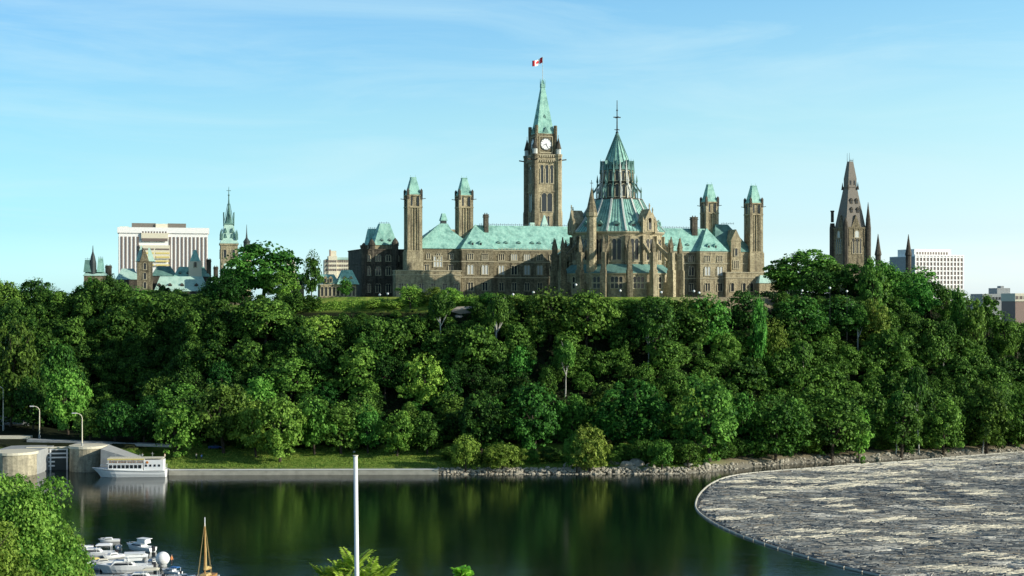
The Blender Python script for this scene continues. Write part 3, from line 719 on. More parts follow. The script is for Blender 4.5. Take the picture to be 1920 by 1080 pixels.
# right side pavilion and towers
pavilion(1313, 1363, -3.0, 1327, True)
chimney(block, lx(1301,7), 7, RD-3, P(1301,407,7)[1], 2.4, 2.4)
cx_ = lx(1334,9); vent_tower(cx_, 11.0, s, GZ, P(1334,478,9)[1], P(1334,375,9)[1], P(1334,343,9)[1])
x0, x1 = lx(1362), lx(1408); wall(block, x0, x1, 0, 15, GZ, EV, 'stone_lit', (64.6,))
r_ = MB(); r_.hip(lx(1340,0), lx(1412,0), -.5, 16, EV, P(1365,421,8)[1], P(1360,421,8)[1]*0+4, lx(1410,0)-lx(1378,0)); r_.build('roof', M['copper_dark'], block)
cresting(block, lx(1352,8), lx(1375,8), 7.7, P(1365,421,8)[1])
g0, g1 = lx(1371,-1.2), lx(1389,-1.2); zg = P(1380,430,-1.2)[1]
w_ = MB(); w_.box(g0,g1,-1.2,3,GZ,P(1380,452,-1.2)[1]); w_.gable_y(g0-.3,g1+.3,-1.4,6,P(1380,452,-1.2)[1],zg); o_ = w_.build('gabled_bay', M['stone_lit'], block)
window(block, (g0+g1)/2, P(0,494,-1.2)[1], 2.5, 3.2, -1.2, n=3, arch=False); window(block, (g0+g1)/2, P(0,466,-1.2)[1], 1.5, 3.2, -1.2, n=1)
y_ = -1.6; cx_ = lx(1419,-1.5); vent_tower(cx_, 1.5, s, GZ, P(1419,474,-1.5)[1], P(1419,377,-1.5)[1], P(1419,345,-1.5)[1])
y_ = -5.0; x0, x1 = lx(1361,y_), lx(1461,y_); zt = P(1400,510,y_)[1]
wall(block, x0, x1, y_, 0, GZ, zt, 'stone_lit', (zt-.2, zt-2.4))
for p_ in (1373,1395,1409,1422): window(block, lx(p_,y_), 53.0, 1.7, 3.6, y_, n=1)
x0, x1 = lx(1424,y_-3), lx(1468,y_-3); z0_ = P(1440,531,y_-3)[1]
wall(block, x0, x1, y_-3, y_, GZ, z0_, 'stone_lit')
r_ = MB(); r_.hip(x0-.3,x1+.3,y_-3.3,y_+1.5,z0_,P(1440,516,y_-3)[1],1.5,5,.3); r_.build('roof', M['copper_pale'], block)
for p_ in (1434,1443,1452,1462): window(block, lx(p_,y_-3), 50.6, 1.5, 2.6, y_-3, n=1)
chimney(block, lx(1472,y_-3), y_-2, GZ, P(0,521,y_-3)[1], 1.6, 1.6, 'stone_lit')
# I: left end block, shade put into its dark stone, two truncated copper roofs
y_ = 17.0; x0, x1 = lx(678,y_), lx(762,y_); zt = P(710,462,y_)[1]
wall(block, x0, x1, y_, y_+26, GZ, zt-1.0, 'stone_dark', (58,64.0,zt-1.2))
for p_ in (690,709,728,743):
    for z in (52.6,59.4,65.0): window(block, lx(p_,y_), z, 2.0, 3.3 if z < 65 else 2.4, y_, n=2)
for (pa,pb,ta,tb,top,bot,yy) in ((698,740,711,729,408,452,y_+7),(688,712,691,706,419,452,y_+14)):
    xa, xb = lx(pa,yy), lx(pb,yy); xc, xd = lx(ta,yy), lx(tb,yy); zz0 = P(0,bot,yy)[1]; zz1 = P(0,top,yy)[1]
    k = MB(); cxx = (xa+xb)/2; k.box(xa,xb,yy-4,yy+4,zt-1,zz0); k.build('attic', M['stone_lit'], block)
    q = MB(); q.fr(cxx, yy, zz0, zz1, (xb-xa)/2+.3, 4.4, (xd-xc)/2, 1.8, dx=(xc+xd)/2-cxx); q.build('roof', M['copper'], block)
    for kx in (-1.6,1.6): dormer(block, cxx+kx, yy-3.9, zz0+.8, 1.2, 1.9, 2.0, 'copper_dark')
    cresting(block, xc, xd, yy, zz1, .8)
for (p_, yy, tp) in ((682,y_,455),(697,y_+1,448),(741,y_,446)):
    k = MB(); X_ = lx(p_,yy); zz1 = P(p_,tp,yy)[1]; k.ring(X_,yy,[(1.3,GZ),(1.3,zt+.2),(1.5,zt+.4),(1.5,zz1-2),(.9,zz1-.9),(.12,zz1)],8); k.build('corner_turret', M['stone_dark'], block)
# H: cupola and the wing behind
yy = 42; xa, xb = lx(818,yy), lx(858,yy); zz = P(838,430,yy)[1]
wall(block, xa, xb, yy, yy+12, 60, zz, 'stone_lit')
q = MB(); X_ = lx(836,yy); z1_ = P(0,427,yy)[1]
q.fr(X_,yy+4,z1_-1,P(0,405,yy)[1],4.2,4.2,1.5,1.5); q.fr(X_,yy+4,P(0,399,yy)[1],P(0,384,yy)[1],1.5,1.5,.7,.7)
q.build('cupola', M['copper'], block)
q = MB(); q.box(X_-1.1,X_+1.1,yy+2.9,yy+5.1,P(0,406,yy)[1],P(0,399,yy)[1]); q.build('lantern', M['iron'], block)
# small cupola right of the library
yy = 34; X_ = lx(1235,yy); q = MB(); q.ring(X_,yy,[(1.3,70),(1.3,P(0,410,yy)[1]),(1.5,P(0,408,yy)[1]),(1.0,P(0,396,yy)[1]),(.1,P(0,390,yy)[1])],8); q.build('cupola', M['copper'], block)
# dormers of the front hall in front of the clock tower
for (pa,pb,tp) in ((990,1004,401),(1010,1031,385)):
    yy = 30; xa, xb = lx(pa,yy), lx(pb,yy); zz0 = P(0,428,yy)[1]; zz1 = P(0,tp,yy)[1]; q = MB(); cxx = (xa+xb)/2
    q.box(xa,xb,yy-1.5,yy+1.5,67,zz0); q.fr(cxx,yy,zz0,zz1,(xb-xa)/2+.2,1.7,.25 if tp == 385 else (xb-xa)*.3,.2 if tp == 385 else .8); q.build('cupola', M['copper_pale'], block)

# ------------------------------------------------------------------ round library
LD = 545.0; LX = (1157-960)/F*LD; LS = LD/F
lib = empty('library', (LX, LD, 0), TH, 'round sandstone library with tall conical copper roof, buttresses and iron finial', 'building')
def zl(py): return ZC-(py-HY)*LS
NS = 16; A0 = math.pi/NS
q = MB(); q.ring(0,0,[(20.4,GZ),(20.4,zl(516))],NS,A0); o = q.build('ambulatory_wall', M['stone_lit'], lib)
q = MB(); q.ring(0,0,[(20.7,zl(516)),(20.9,zl(513.5))],NS,A0); q.ring(0,0,[(20.6,zl(532)-.1),(20.6,zl(530))],NS,A0); q.build('string_course', M['trim'], o)
q = MB(); q.ring(0,0,[(20.9,zl(513.5)),(16.9,zl(497))],NS,A0); q.build('lean_to_roof', M['copper_dark'], lib)
q = MB(); q.ring(0,0,[(16.6,GZ),(16.6,zl(440))],NS,A0); o = q.build('drum_wall', M['stone_lit'], lib)
q = MB(); q.ring(0,0,[(16.8,zl(442)),(17.5,zl(439)),(17.5,zl(436.5))],NS,A0); q.ring(0,0,[(16.85,zl(493)),(16.85,zl(491))],NS,A0); q.build('cornice', M['trim'], o)
prof = [(17.6,zl(437)),(15.6,zl(426)),(13.3,zl(411)),(11.0,zl(393)),(9.2,zl(376))]
q = MB(); q.ring(0,0,prof,NS,A0); q.build('roof', M['copper'], lib)
for i in range(NS):
    a = A0+2*math.pi*i/NS; q = MB()
    pts = [((r+.1)*math.sin(a), -(r+.1)*math.cos(a), z+.1) for r, z in prof]
    for j in range(len(pts)-1): q.bar(pts[j], pts[j+1], .62, .5)
    q.build('roof_rib', M['lead'], lib)
sm_ = MB()
for i in range(NS*5):                                      # standing seams of the sheets
    if i % 5 == 0: continue
    a = A0+2*math.pi*i/(NS*5); c_ = math.cos(math.pi/NS)/math.cos((i % 5)/5*2*math.pi/NS-math.pi/NS)
    for j in range(len(prof)-1): sm_.bar(((prof[j][0]*c_+.04)*math.sin(a),-(prof[j][0]*c_+.04)*math.cos(a),prof[j][1]),((prof[j+1][0]*c_+.04)*math.sin(a),-(prof[j+1][0]*c_+.04)*math.cos(a),prof[j+1][1]),.2,.16)
sm_.build('standing_seam', M['copper_dark'], lib)
for i in range(NS):                                        # bays: two tall lancets above, two low pairs below
    a = 2*math.pi*i/NS; c = math.cos(A0)
    if abs(math.sin(a/2)) > .93: continue
    window(lib, 0, zl(489), 3.4, 7.6, ang=a, rad=16.6*c, n=2, name='window')
    window(lib, 0, zl(541), 4.4, 4.2, ang=a, rad=20.4*c, n=3, name='window')
for i in range(NS):
    a = A0+2*math.pi*i/NS; sa, ca = math.sin(a), -math.cos(a)
    def pt(r, z, t=0): return (sa*r-ca*t, ca*r+sa*t, z)
    b_ = MB()
    def rb(r0, r1, w, z0, z1):                              # radial box
        b_.add([pt(r0,z0,-w),pt(r1,z0,-w),pt(r1,z0,w),pt(r0,z0,w),pt(r0,z1,-w),pt(r1,z1,-w),pt(r1,z1,w),pt(r0,z1,w)],
            [(3,2,1,0),(4,5,6,7),(0,1,5,4),(1,2,6,5),(2,3,7,6),(3,0,4,7)])
    rb(20.2,22.0,.8,GZ,zl(530)); rb(22.0,24.6,.95,GZ,zl(508)); rb(22.2,24.2,.75,zl(508),zl(476)); rb(16.4,17.5,.5,zl(497),zl(445))
    b_.add([pt(17.2,zl(466),-.42),pt(22.6,zl(492),-.42),pt(22.6,zl(492),.42),pt(17.2,zl(466),.42),pt(17.2,zl(457),-.42),pt(22.6,zl(482),-.42),pt(22.6,zl(482),.42),pt(17.2,zl(457),.42)],
            [(3,2,1,0),(4,5,6,7),(0,1,5,4),(1,2,6,5),(2,3,7,6),(3,0,4,7)])
    ob = b_.build('flying_buttress', M['stone_lit'] if 0.1 < a < 2.6 else M['stone'], lib)  # sunward buttresses painted lighter with the lit stone
    X_, Y_ = pt(23.2,0)[:2]; p_ = MB(); p_.box(X_-.62,X_+.62,Y_-.62,Y_+.62,zl(476),zl(467)); p_.fr(X_,Y_,zl(467),zl(447),.75,.75,.08,.08); p_.box(X_-.22,X_+.22,Y_-.22,Y_+.22,zl(449),zl(448)); p_.build('pinnacle', M['stone'], ob)
# dormers at the foot of the roof
for i in range(NS):
    a = 2*math.pi*i/NS
    dormer(lib, 15.6*math.sin(a), -15.6*math.cos(a), zl(433), 2.2, 3.1, 3.2, 'copper_dark', a)
# tall stone gables
for adeg in (37-18, 37+72, -33-100, 180+0, -75-18):
    a = R(adeg); g_ = MB(); g_.box(-2.6,2.6,-1.0,1.6,zl(438),zl(421)); g_.gable_y(-2.9,2.9,-1.1,3.2,zl(421),zl(396))
    for sx in (-1,1): g_.box(sx*2.9-.5,sx*2.9+.5,-1.3,-.3,zl(440),zl(420)); g_.fr(sx*2.9,-.8,zl(420),zl(410),.5,.5,0,0)
    g_.box(-.15,.15,-1,-.7,zl(396),zl(386)); g_.box(-.5,.5,-1,-.7,zl(391),zl(390))
    o = g_.build('stone_gable', M['stone_lit'], lib, (16.6*math.sin(a),-16.6*math.cos(a),0), a)
    window(lib, 0, zl(434), 1.8, 4.4, ang=a, rad=17.6, n=1)
# stair turret on the left of the drum
a = R(-33-18); X_, Y_ = 18.6*math.sin(a), -18.6*math.cos(a)
q = MB(); q.ring(X_,Y_,[(2.0,GZ),(2.0,zl(470)),(1.8,zl(468)),(1.8,zl(412)),(2.2,zl(410)),(2.2,zl(403))],8); o = q.build('stair_turret', M['stone_lit'], lib)
q = MB(); q.ring(X_,Y_,[(2.1,zl(403)),(.12,zl(358))],8); q.build('roof', M['stone'], o)
q = MB(); q.ring(X_,Y_,[(.1,zl(360)),(.1,zl(344))],5); q.box(X_-.6,X_+.6,Y_-.1,Y_+.1,zl(350),zl(349)); q.build('finial', M['iron'], o)
# lantern
q = MB(); q.ring(0,0,[(9.4,zl(376)),(9.4,zl(374))],NS,A0); q.ring(0,0,[(6.5,zl(374)),(5.5,zl(318))],NS,A0); q.ring(0,0,[(6.2,zl(344)),(6.2,zl(342))],NS,A0); q.ring(0,0,[(5.6,zl(318)),(4.8,zl(309))],NS,A0); ol = q.build('lantern', M['stone_dark'], lib)
for i in range(NS):
    a = 2*math.pi*i/NS; window(ol, 0, zl(370), 1.5, 4.6, ang=a, rad=6.3*math.cos(A0), n=1, pane='lead' if i % 4 == 1 else 'glass')
    window(ol, 0, zl(340), 1.4, 3.6, ang=a, rad=5.8*math.cos(A0), n=1, pane='glass')
    a = A0+2*math.pi*i/NS; q = MB(); sa, ca = math.sin(a), -math.cos(a)
    q.bar((sa*8.9,ca*8.9,zl(373)),(sa*8.9,ca*8.9,zl(361)),.34,.34); q.fr(sa*8.9,ca*8.9,zl(361),zl(351),.26,.26,0,0)
    q.bar((sa*8.7,ca*8.7,zl(361)),(sa*6.6,ca*6.6,zl(345)),.25,.4); q.bar((sa*6.9,ca*6.9,zl(374)),(sa*6.0,ca*6.0,zl(322)),.34,.34); q.fr(sa*6.1,ca*6.1,zl(326),zl(298),.34,.34,0,0); q.bar((sa*7.5,ca*7.5,zl(362)),(sa*7.3,ca*7.3,zl(342)),.3,.3); q.fr(sa*7.3,ca*7.3,zl(342),zl(328),.32,.32,0,0)
    q.build('pinnacle', M['copper_dark'] if i%3 else M['lead'], ol)
    a = 2*math.pi*i/NS; q = MB(); q.gable_y(-.8,.8,-.3,2.4,zl(320),zl(302) if i%2 else zl(306)); q.build('gablet', M['copper_dark'], ol, (5.9*math.sin(a),-5.9*math.cos(a),0), a)
q = MB(); q.ring(0,0,[(5.0,zl(311)),(3.4,zl(290)),(1.6,zl(267)),(.2,zl(249))],NS,A0); o = q.build('spire', M['copper'], lib)
q = MB()
for i in range(NS):
    a = A0+2*math.pi*i/NS; pr = [(5.1,zl(311)),(3.5,zl(290)),(1.7,zl(267)),(.3,zl(249))]
    for j in range(3): q.bar((pr[j][0]*math.sin(a),-pr[j][0]*math.cos(a),pr[j][1]),(pr[j+1][0]*math.sin(a),-pr[j+1][0]*math.cos(a),pr[j+1][1]),.22,.22)
q.build('rib', M['copper_dark'], o)
q = MB(); q.ring(0,0,[(.28,zl(252)),(.2,zl(218)),(.12,zl(188))],6); q.box(-1.4,1.4,-.12,.12,zl(221),zl(219)); q.box(-.12,.12,-1.4,1.4,zl(221),zl(219)); q.box(-1.0,1.0,-.1,.1,zl(244),zl(242.6)); q.box(-.1,.1,-1.0,1.0,zl(244),zl(242.6)); q.ball((0,0,zl(249)),.55); q.ball((0,0,zl(207)),.35); q.build('finial', M['iron'], lib)
# passage joining library and main block
wall(lib, -6, 6, 16, 50, GZ, 66, 'stone'); q = MB(); q.gable_y(-6.4,6.4,16,52,66,72); q.build('passage_roof', M['copper'], lib)

# ------------------------------------------------------------------ clock tower
TD = 655.0; TX = (1017.5-960)/F*TD; TS = TD/F
def zt_(py): return ZC-(py-HY)*TS
tw = empty('clock_tower', (TX, TD, 0), TH, 'tall square clock tower with white dial and slender green copper spire', 'tower')
H = 5.5
q = MB(); q.box(-H,H,-H,H,GZ,zt_(300)); q.box(-H-.3,H+.3,-H-.3,H+.3,zt_(362),zt_(359)); q.box(-H-.5,H+.5,-H-.5,H+.5,zt_(303),zt_(298)); q.build('shaft', M['stone_lit'], tw)
bt = MB()
for sx in (-1,1):
    for sy in (-1,1):
        X_, Y_ = sx*(H-.1), sy*(H-.1); bt = MB(); bt.ring(X_,Y_,[(1.75,GZ),(1.75,zt_(400)),(1.5,zt_(395)),(1.5,zt_(296)),(1.7,zt_(295)),(1.7,zt_(291))],8,R(22.5)); o = bt.build('corner_buttress', M['stone_lit'] if sx > 0 else M['stone'], tw)  # sun side painted lighter than the shaded side
        k = MB(); k.ring(X_,Y_,[(1.15,zt_(291)),(1.15,zt_(281))],8); k.build('lookout', M['lead'], o)
        k = MB(); k.ring(X_,Y_,[(1.45,zt_(281)),(1.3,zt_(279)),(.1,zt_(260))],8); k.tube((X_,Y_,zt_(262)),(X_,Y_,zt_(255)),.08); k.build('pinnacle', M['stone_dark'], o)
        k = MB(); k.bar((X_+sx*1.2,Y_,zt_(302)),(X_+sx*3.6,Y_+sy*.3,zt_(300.5)),.4,.5); k.bar((X_,Y_+sy*1.2,zt_(302)),(X_,Y_+sy*3.4,zt_(301)),.4,.5); k.build('gargoyle', M['stone_dark'], o)
q = MB()
for s_ in range(4):
    a = s_*math.pi/2; rot = Matrix.Rotation(a,4,'Z')
    def face(mbx, fn):
        pass
    e = empty('facade', (0,0,0), a, parent=tw)
    # belfry: three tall openings
    for k in (-1,0,1): window(e, k*2.25, zt_(345), 1.5, 8.0, -H, n=1)
    window(e, 0, zt_(398), 5.2, 8.2, -H, n=2)
    window(e, 0, zt_(425), 2.6, 4.5, -H, n=2)
    arc = MB()
    for k in range(9): arc.box(-4.3+k*1.0,-3.8+k*1.0,-H-.7,-H-.1,zt_(306),zt_(302)); arc.box(-4.3+k*1.0,-3.8+k*1.0,-H-.55,-H-.1,zt_(297),zt_(293))
    arc.box(-4.6,4.6,-H-.6,-H-.1,zt_(293),zt_(291.5)); arc.build('balustrade', M['trim'], e)
h2 = 4.35
q = MB(); q.box(-h2,h2,-h2,h2,zt_(300),zt_(252)); 
for sx in (-1,1):
    for sy in (-1,1): q.ring(sx*h2,sy*h2,[(.85,zt_(292)),(.85,zt_(238)),(.6,zt_(237))],8)
q.build('clock_stage', M['stone'], tw)
q = MB(); q.box(-h2+.2,h2-.2,-h2+.2,h2-.2,zt_(252),zt_(248)); q.fr(0,0,zt_(252),zt_(236),h2-.1,h2-.1,h2-1.0,h2-1.0); q.fr(0,0,zt_(236),zt_(164),h2-1.0,h2-1.0,.8,.8); q.fr(0,0,zt_(164),zt_(158),1.0,1.0,.9,.9)
for sx in (-1,1):
    for sy in (-1,1): q.fr(sx*.8,sy*.8,zt_(158),zt_(147),.16,.16,.03,.03)
q.fr(0,0,zt_(158),zt_(150),.5,.5,.2,.2); o = q.build('spire', M['copper'], tw)
for s_ in range(4):
    a = s_*math.pi/2; k = MB(); k.gable_y(-1.3,1.3,-h2-.1,-h2+2.2,zt_(250),zt_(240)); k.box(-.5,.5,-2.9,-1.5,zt_(226),zt_(221)); k.gable_y(-.6,.6,-3.0,-1.2,zt_(221),zt_(216)); k.build('dormer', M['copper_dark'], o, (0,0,0), a)
DR = 2.55
dial = MB(); dial.ring(0,0,[(DR,0),(DR,.16)],32); dm = dial.mesh('clock_dial', M['white'])
bz = MB()
for i in range(32):
    a0_, a1_ = 2*math.pi*i/32, 2*math.pi*(i+1)/32
    bz.bar((DR*math.cos(a0_),DR*math.sin(a0_),.12),(DR*math.cos(a1_),DR*math.sin(a1_),.12),.3,.34)
bz = bz.mesh('rim', M['iron'])
tk = MB()
for i in range(12):
    a = 2*math.pi*i/12; tk.bar((DR*.70*math.sin(a),DR*.70*math.cos(a),.19),(DR*.94*math.sin(a),DR*.94*math.cos(a),.19),.16,.06)
tk = tk.mesh('hour_mark', M['iron_red'])
hd = MB(); 
for (deg, L, w) in ((-112,1.35,.24),(152,2.1,.17)): a = R(deg); hd.bar((-.3*math.sin(a),-.3*math.cos(a),.26),(L*math.sin(a),L*math.cos(a),.26),w,.06)
hd = hd.mesh('clock_hands', M['iron_red'])
zc_ = zt_(272)
for s_ in range(4):
    a = s_*math.pi/2; o = inst('clock_face', dm, tw, (math.sin(a)*(h2+.02), -math.cos(a)*(h2+.02), zc_)); o.rotation_euler = (R(90), 0, a)
    for nm, mm in (('rim',bz),('hour_mark',tk),('clock_hands',hd)): inst(nm, mm, o)
    k = MB(); k.box(-3.1,3.1,-h2-.25,-h2+.05,zt_(258.5),zt_(257)); k.box(-3.1,-2.8,-h2-.25,-h2+.05,zt_(288),zt_(258)); k.box(2.8,3.1,-h2-.25,-h2+.05,zt_(288),zt_(258)); k.box(-3.1,3.1,-h2-.25,-h2+.05,zt_(289),zt_(287)); k.build('clock_surround', M['trim'], tw, (0,0,0), a)
q = MB(); q.tube((0,0,zt_(152)),(0,0,zt_(108)),.14,.08); q.ball((0,0,zt_(107.5)),.2); q.build('flagpole', M['lead'], tw)
# flag: red, white with a leaf, red, blowing to the left
fl = empty('national_flag', (TX, TD, zt_(113)), 0, 'red and white maple leaf flag flying from the clock tower spire', 'flag')
def wav(u, v): return (-u*4.6, math.sin(u*5.5)*.7, (v-.5)*2.5-u*1.7+math.sin(u*6+1)*.28)
def strip(u0, u1, nm, mt):
    k = MB(); n_ = 8
    for i in range(n_):
        a, b_ = u0+(u1-u0)*i/n_, u0+(u1-u0)*(i+1)/n_
        k.add([wav(a,0),wav(b_,0),wav(b_,1),wav(a,1)], [(0,1,2,3)])
    k.build(nm, M[mt], fl)
strip(0,.26,'red_band','red'); strip(.26,.74,'white_field','white'); strip(.74,1,'red_band','red')
leafp = [(0,.5),(.09,.33),(.18,.38),(.14,.12),(.27,.25),(.30,.19),(.44,.22),(.39,.09),(.45,.03),(.22,-.15),(.25,-.24),(.03,-.21),(.03,-.45)]
leafp = leafp+[(-a, b_) for a, b_ in leafp[::-1] if a > 0]
for sgn in (-1,1):
    k = MB(); vs = []
    for a, b_ in leafp:
        w_ = wav(.5+a*.42, .5+b_*.8); vs.append((w_[0], w_[1]+sgn*.06, w_[2]))
    cn = wav(.5,.5); vs.append((cn[0], cn[1]+sgn*.06, cn[2])); L_ = len(leafp)
    k.add(vs, [(i,(i+1)%L_,L_) for i in range(L_)]); k.build('leaf_emblem', M['red'], fl)
# ------------------------------------------------------------------ city beyond: each building stands at its own distance
def bld(name, pxc, Y, rz, label, cat='building', group=None):
    e = empty(name, ((pxc-960)/F*Y, Y, 0), R(rz), label, cat, group); return e
def SC(Y): return Y/F
def zy(py, Y): return ZC-(py-HY)/F*Y
# white block with vertical fins
Y = 900; s = SC(Y); e = bld('hotel_block', 300, Y, 13, 'long white high rise with vertical window strips and recessed balcony bay behind the trees')
x0, x1 = -75*s, 88*s; zt0 = zy(431,Y); d = 34
q = MB(); q.box(x0,x1,0,d,40,zt0-2); q.build('wall', M['white_conc'], e)
q = MB(); q.box(x0-.8,x1+.8,-.8,d+.8,zt0-2,zt0+1.4); q.build('cornice', M['white_conc'], e)
cols = [x0+1.8+i*2.35 for i in range(int((x1-x0-2.4)/2.35)+1)]
for cx in cols:
    if -35*s < cx < 16*s: continue
    q = MB(); q.box(cx-.55,cx+.55,-.25,.15,40,zt0-4.2); q.build('window_strip', M['brownband'], e)
for i in range(8):
    cy = 2.4+i*4.1; q = MB(); q.box(x0-.25,x0+.15,cy,cy+2.2,40,zt0-4.2); q.build('window_strip', M['brownband'], e)
q = MB(); q.box(-37*s,18*s,-1.2,0,zy(485,Y),zy(460,Y)); q.box(-34*s,15*s,-1.2,0,zy(449,Y),zt0-2); q.build('balcony_bay', M['cream'], e)
q = MB(); q.box(-33*s,14*s,-1.35,-.9,zy(452.5,Y),zy(447,Y)); q.build('recess_band', M['brownband'], e)
for i in range(9): q = MB(); cx = (-31+i*5.2)*s; q.box(cx-.45,cx+.45,-.9,-.1,zy(446,Y),zy(434,Y)); q.build('slot_window', M['brownband'], e)
for j in range(5):
    for (a, b_) in ((-36,-11),(-8,17)):
        q = MB(); z = zy(466+j*7.4,Y); q.box(a*s,b_*s,-1.4,-1.0,z-.9,z); q.build('balcony_band', M['yellow'] if j else M['brownband'], e)
q = MB(); q.box(-52*s,-8*s,8,24,zt0,zy(417.5,Y)); q.box(14*s,48*s,8,24,zt0,zy(417.5,Y)); q.build('plant_room', M['slate'], e)
q = MB(); q.box(-8*s,14*s,7,24,zt0,zy(418.5,Y)); q.box(-74*s,-58*s,8,14,zt0+1,zy(428,Y)+1.2); q.build('lift_room', M['cream'], e)

# the eastern copper roofed range
Y = 740; s = SC(Y); e = bld('copper_roofed_range', 290, Y, 14, 'low stone range with pale copper roofs and a gabled stair tower below the high rise')
def B(px, Yl=0): return (px-290)*s
for (pa,pb,top,bot,y0,mt) in ((220,262,503,524,4,'copper_pale'),(285,330,498,517,6,'copper_dark'),(326,392,499,518,5,'copper'),(290,388,518,546,-6,'copper_pale')):
    xa, xb = B(pa), B(pb); q = MB(); q.box(xa,xb,y0,y0+14,38,zy(bot,Y)); q.build('wall', M['stone_dark'], e)
    q = MB(); q.hip(xa-.4,xb+.4,y0-.5,y0+14.5,zy(bot,Y),zy(top,Y),3,3); q.build('roof', M[mt], e)
for p_ in (298,318,340,366): dormer(e, B(p_), -4.0, zy(541,Y), 1.8, 2.8, 3, 'stone_dark')
for p_ in (337,352): dormer(e, B(p_), 6.4, zy(516,Y), 1.6, 2.4, 3, 'copper_dark')
xa, xb = B(258), B(286); q = MB(); q.box(xa,xb,-12,-3,34,zy(492,Y)); q.gable_y(xa+1.2,xb-1.6,-12.4,-5,zy(492,Y),zy(467,Y)); q.build('stair_tower', M['stone'], e)
q = MB(); q.fr((xa+xb)/2-3.0,-7,zy(491,Y),zy(462,Y),1.5,4.2,.3,2.4,dx=1.4); q.fr((xa+xb)/2+3.2,-7,zy(491,Y),zy(466,Y),1.7,4.2,.4,2.4,dx=-1.2); q.build('tower_roof', M['copper_pale'], e)
for z in (541,524,506): window(e, (xa+xb)/2, zy(z,Y), 1.6, 3.2, -12, n=1)
q = MB(); xa, xb = B(353), B(377); q.box(xa,xb,4,12,45,zy(489,Y)); q.build('lit_gable', M['cream'], e)
q = MB(); q.fr((xa+xb)/2,8,zy(489,Y),zy(467,Y),(xb-xa)/2*.8,4,.6,.6); q.build('roof', M['copper'], e); window(e, (xa+xb)/2, zy(500,Y), 1.4, 2.6, 4, n=1)
for p_,t_ in ((265,462),(391,483),(404,497)):
    chimney(e, B(p_), 8, 45, zy(t_,Y)-.5, 2.2, 2.0)
# turrets at the far left end
Y = 760; s = SC(Y); e = bld('turreted_corner_block', 178, Y, 14, 'turreted stone corner block with dark roofs and thin finials at far left of the skyline')
q = MB(); q.box(-20*s,24*s,0,14,34,zy(517,Y)); q.build('wall', M['stone'], e)
q = MB(); q.hip(-20*s-.5,26*s,-.5,14.5,zy(517,Y),zy(505,Y),2,4); q.build('roof', M['copper_pale'], e)
for (p_, w_, t0, t1, mt) in ((-14,7,493,487,'copper_dark'),(10,7,500,484,'copper')):
    q = MB(); q.fr(p_*s,4,zy(510,Y),zy(t1,Y),w_*s,2.4,w_*s*.62,1.6); q.build('turret_roof', M[mt], e)
    cresting(e, (p_-4)*s, (p_+4)*s, 4, zy(t1,Y), 1.2)
q = MB(); q.ring(-4*s,3,[(1.7,40),(1.7,zy(493,Y)),(1.0,zy(480,Y)),(.35,zy(472,Y)),(.12,zy(460,Y))],8); q.build('turret_spire', M['iron'], e)
chimney(e, 24*s, 8, 40, zy(497,Y), 3.2, 1.6)
# tower with iron crown
Y = 745; s = SC(Y); e = bld('crowned_stone_tower', 429, Y, 14, 'square stone tower carrying a green lantern and tall iron crown with a needle spire', 'tower')
h = 17*s/1.0*.92; q = MB(); q.box(-h,h,-h,h,38,zy(459,Y)); q.box(-h-.4,h+.4,-h-.4,h+.4,zy(460,Y),zy(457,Y)); q.build('shaft', M['stone_lit'], e)
for a in range(4):
    f_ = empty('facade', (0,0,0), a*math.pi/2, parent=e)
    for k in (-1,1): window(f_, k*2.1, zy(484,Y), 1.7, 4.2, -h, n=1)
q = MB(); q.fr(0,0,zy(457,Y),zy(449,Y),h+.5,h+.5,h*.82,h*.82); q.fr(0,0,zy(449,Y),zy(422,Y),h*.78,h*.78,h*.56,h*.56); q.build('roof', M['copper_pale'], e)
q = MB()
for sx in (-1,1):
    for sy in (-1,1):
        q.fr(sx*h*.9,sy*h*.9,zy(450,Y),zy(441,Y),.6,.6,.5,.5); q.fr(sx*h*.9,sy*h*.9,zy(441,Y),zy(430,Y),.6,.6,0,0)
        q.bar((sx*h*.58,sy*h*.58,zy(424,Y)),(sx*h*.6,sy*h*.6,zy(398,Y)),.28,.28)
for k in (-.5,.5,):
    for t_ in (444,434):
        q.gable_y(k*h*.8-.7,k*h*.8+.7,-h*.84,-h*.5,zy(t_,Y)-.6,zy(t_-6,Y)); q.fr(-h*.8,k*h*.8,zy(t_,Y),zy(t_-6,Y),.3,.6,0,0)
q.build('corner_pinnacle', M['copper_dark'], e)
q = MB(); q.box(-h*.6,h*.6,-h*.6,h*.6,zy(421.5,Y),zy(419,Y)); q.ring(0,0,[(h*.5,zy(419,Y)),(h*.28,zy(404,Y)),(.5,zy(388,Y)),(.28,zy(370,Y)),(.09,zy(350,Y))],8)
for i in range(8):
    a = math.pi/8+i*math.pi/4; q.bar((h*.62*math.sin(a),h*.62*math.cos(a),zy(420,Y)),(.6*math.sin(a),.6*math.cos(a),zy(382,Y)),.18,.18)
q.ball((0,0,zy(366,Y)),.5); q.box(-1.1,1.1,-.08,.08,zy(358,Y),zy(357,Y)); q.build('iron_crown', M['copper_dark'], e)
q = MB(); q.box(-13*s,24*s,-12,-4.6,40,zy(512,Y)); q.build('porch', M['stone'], e); q = MB(); q.hip(-13*s-.3,24*s+.3,-12.3,-4.3,zy(512,Y),zy(495,Y),1,1,.6); q.build('roof', M['copper_pale'], e)
Y = 760; e = bld('needle_turret', 462.5, Y, 14, 'thin dark needle turret just right of the crowned tower', 'turret'); q = MB(); q.ring(0,0,[(1.6,40),(1.6,zy(455,Y)),(1.9,zy(454,Y)),(.5,zy(446,Y)),(.25,zy(436,Y)),(.08,zy(421,Y))],8); q.build('spire', M['iron'], e)
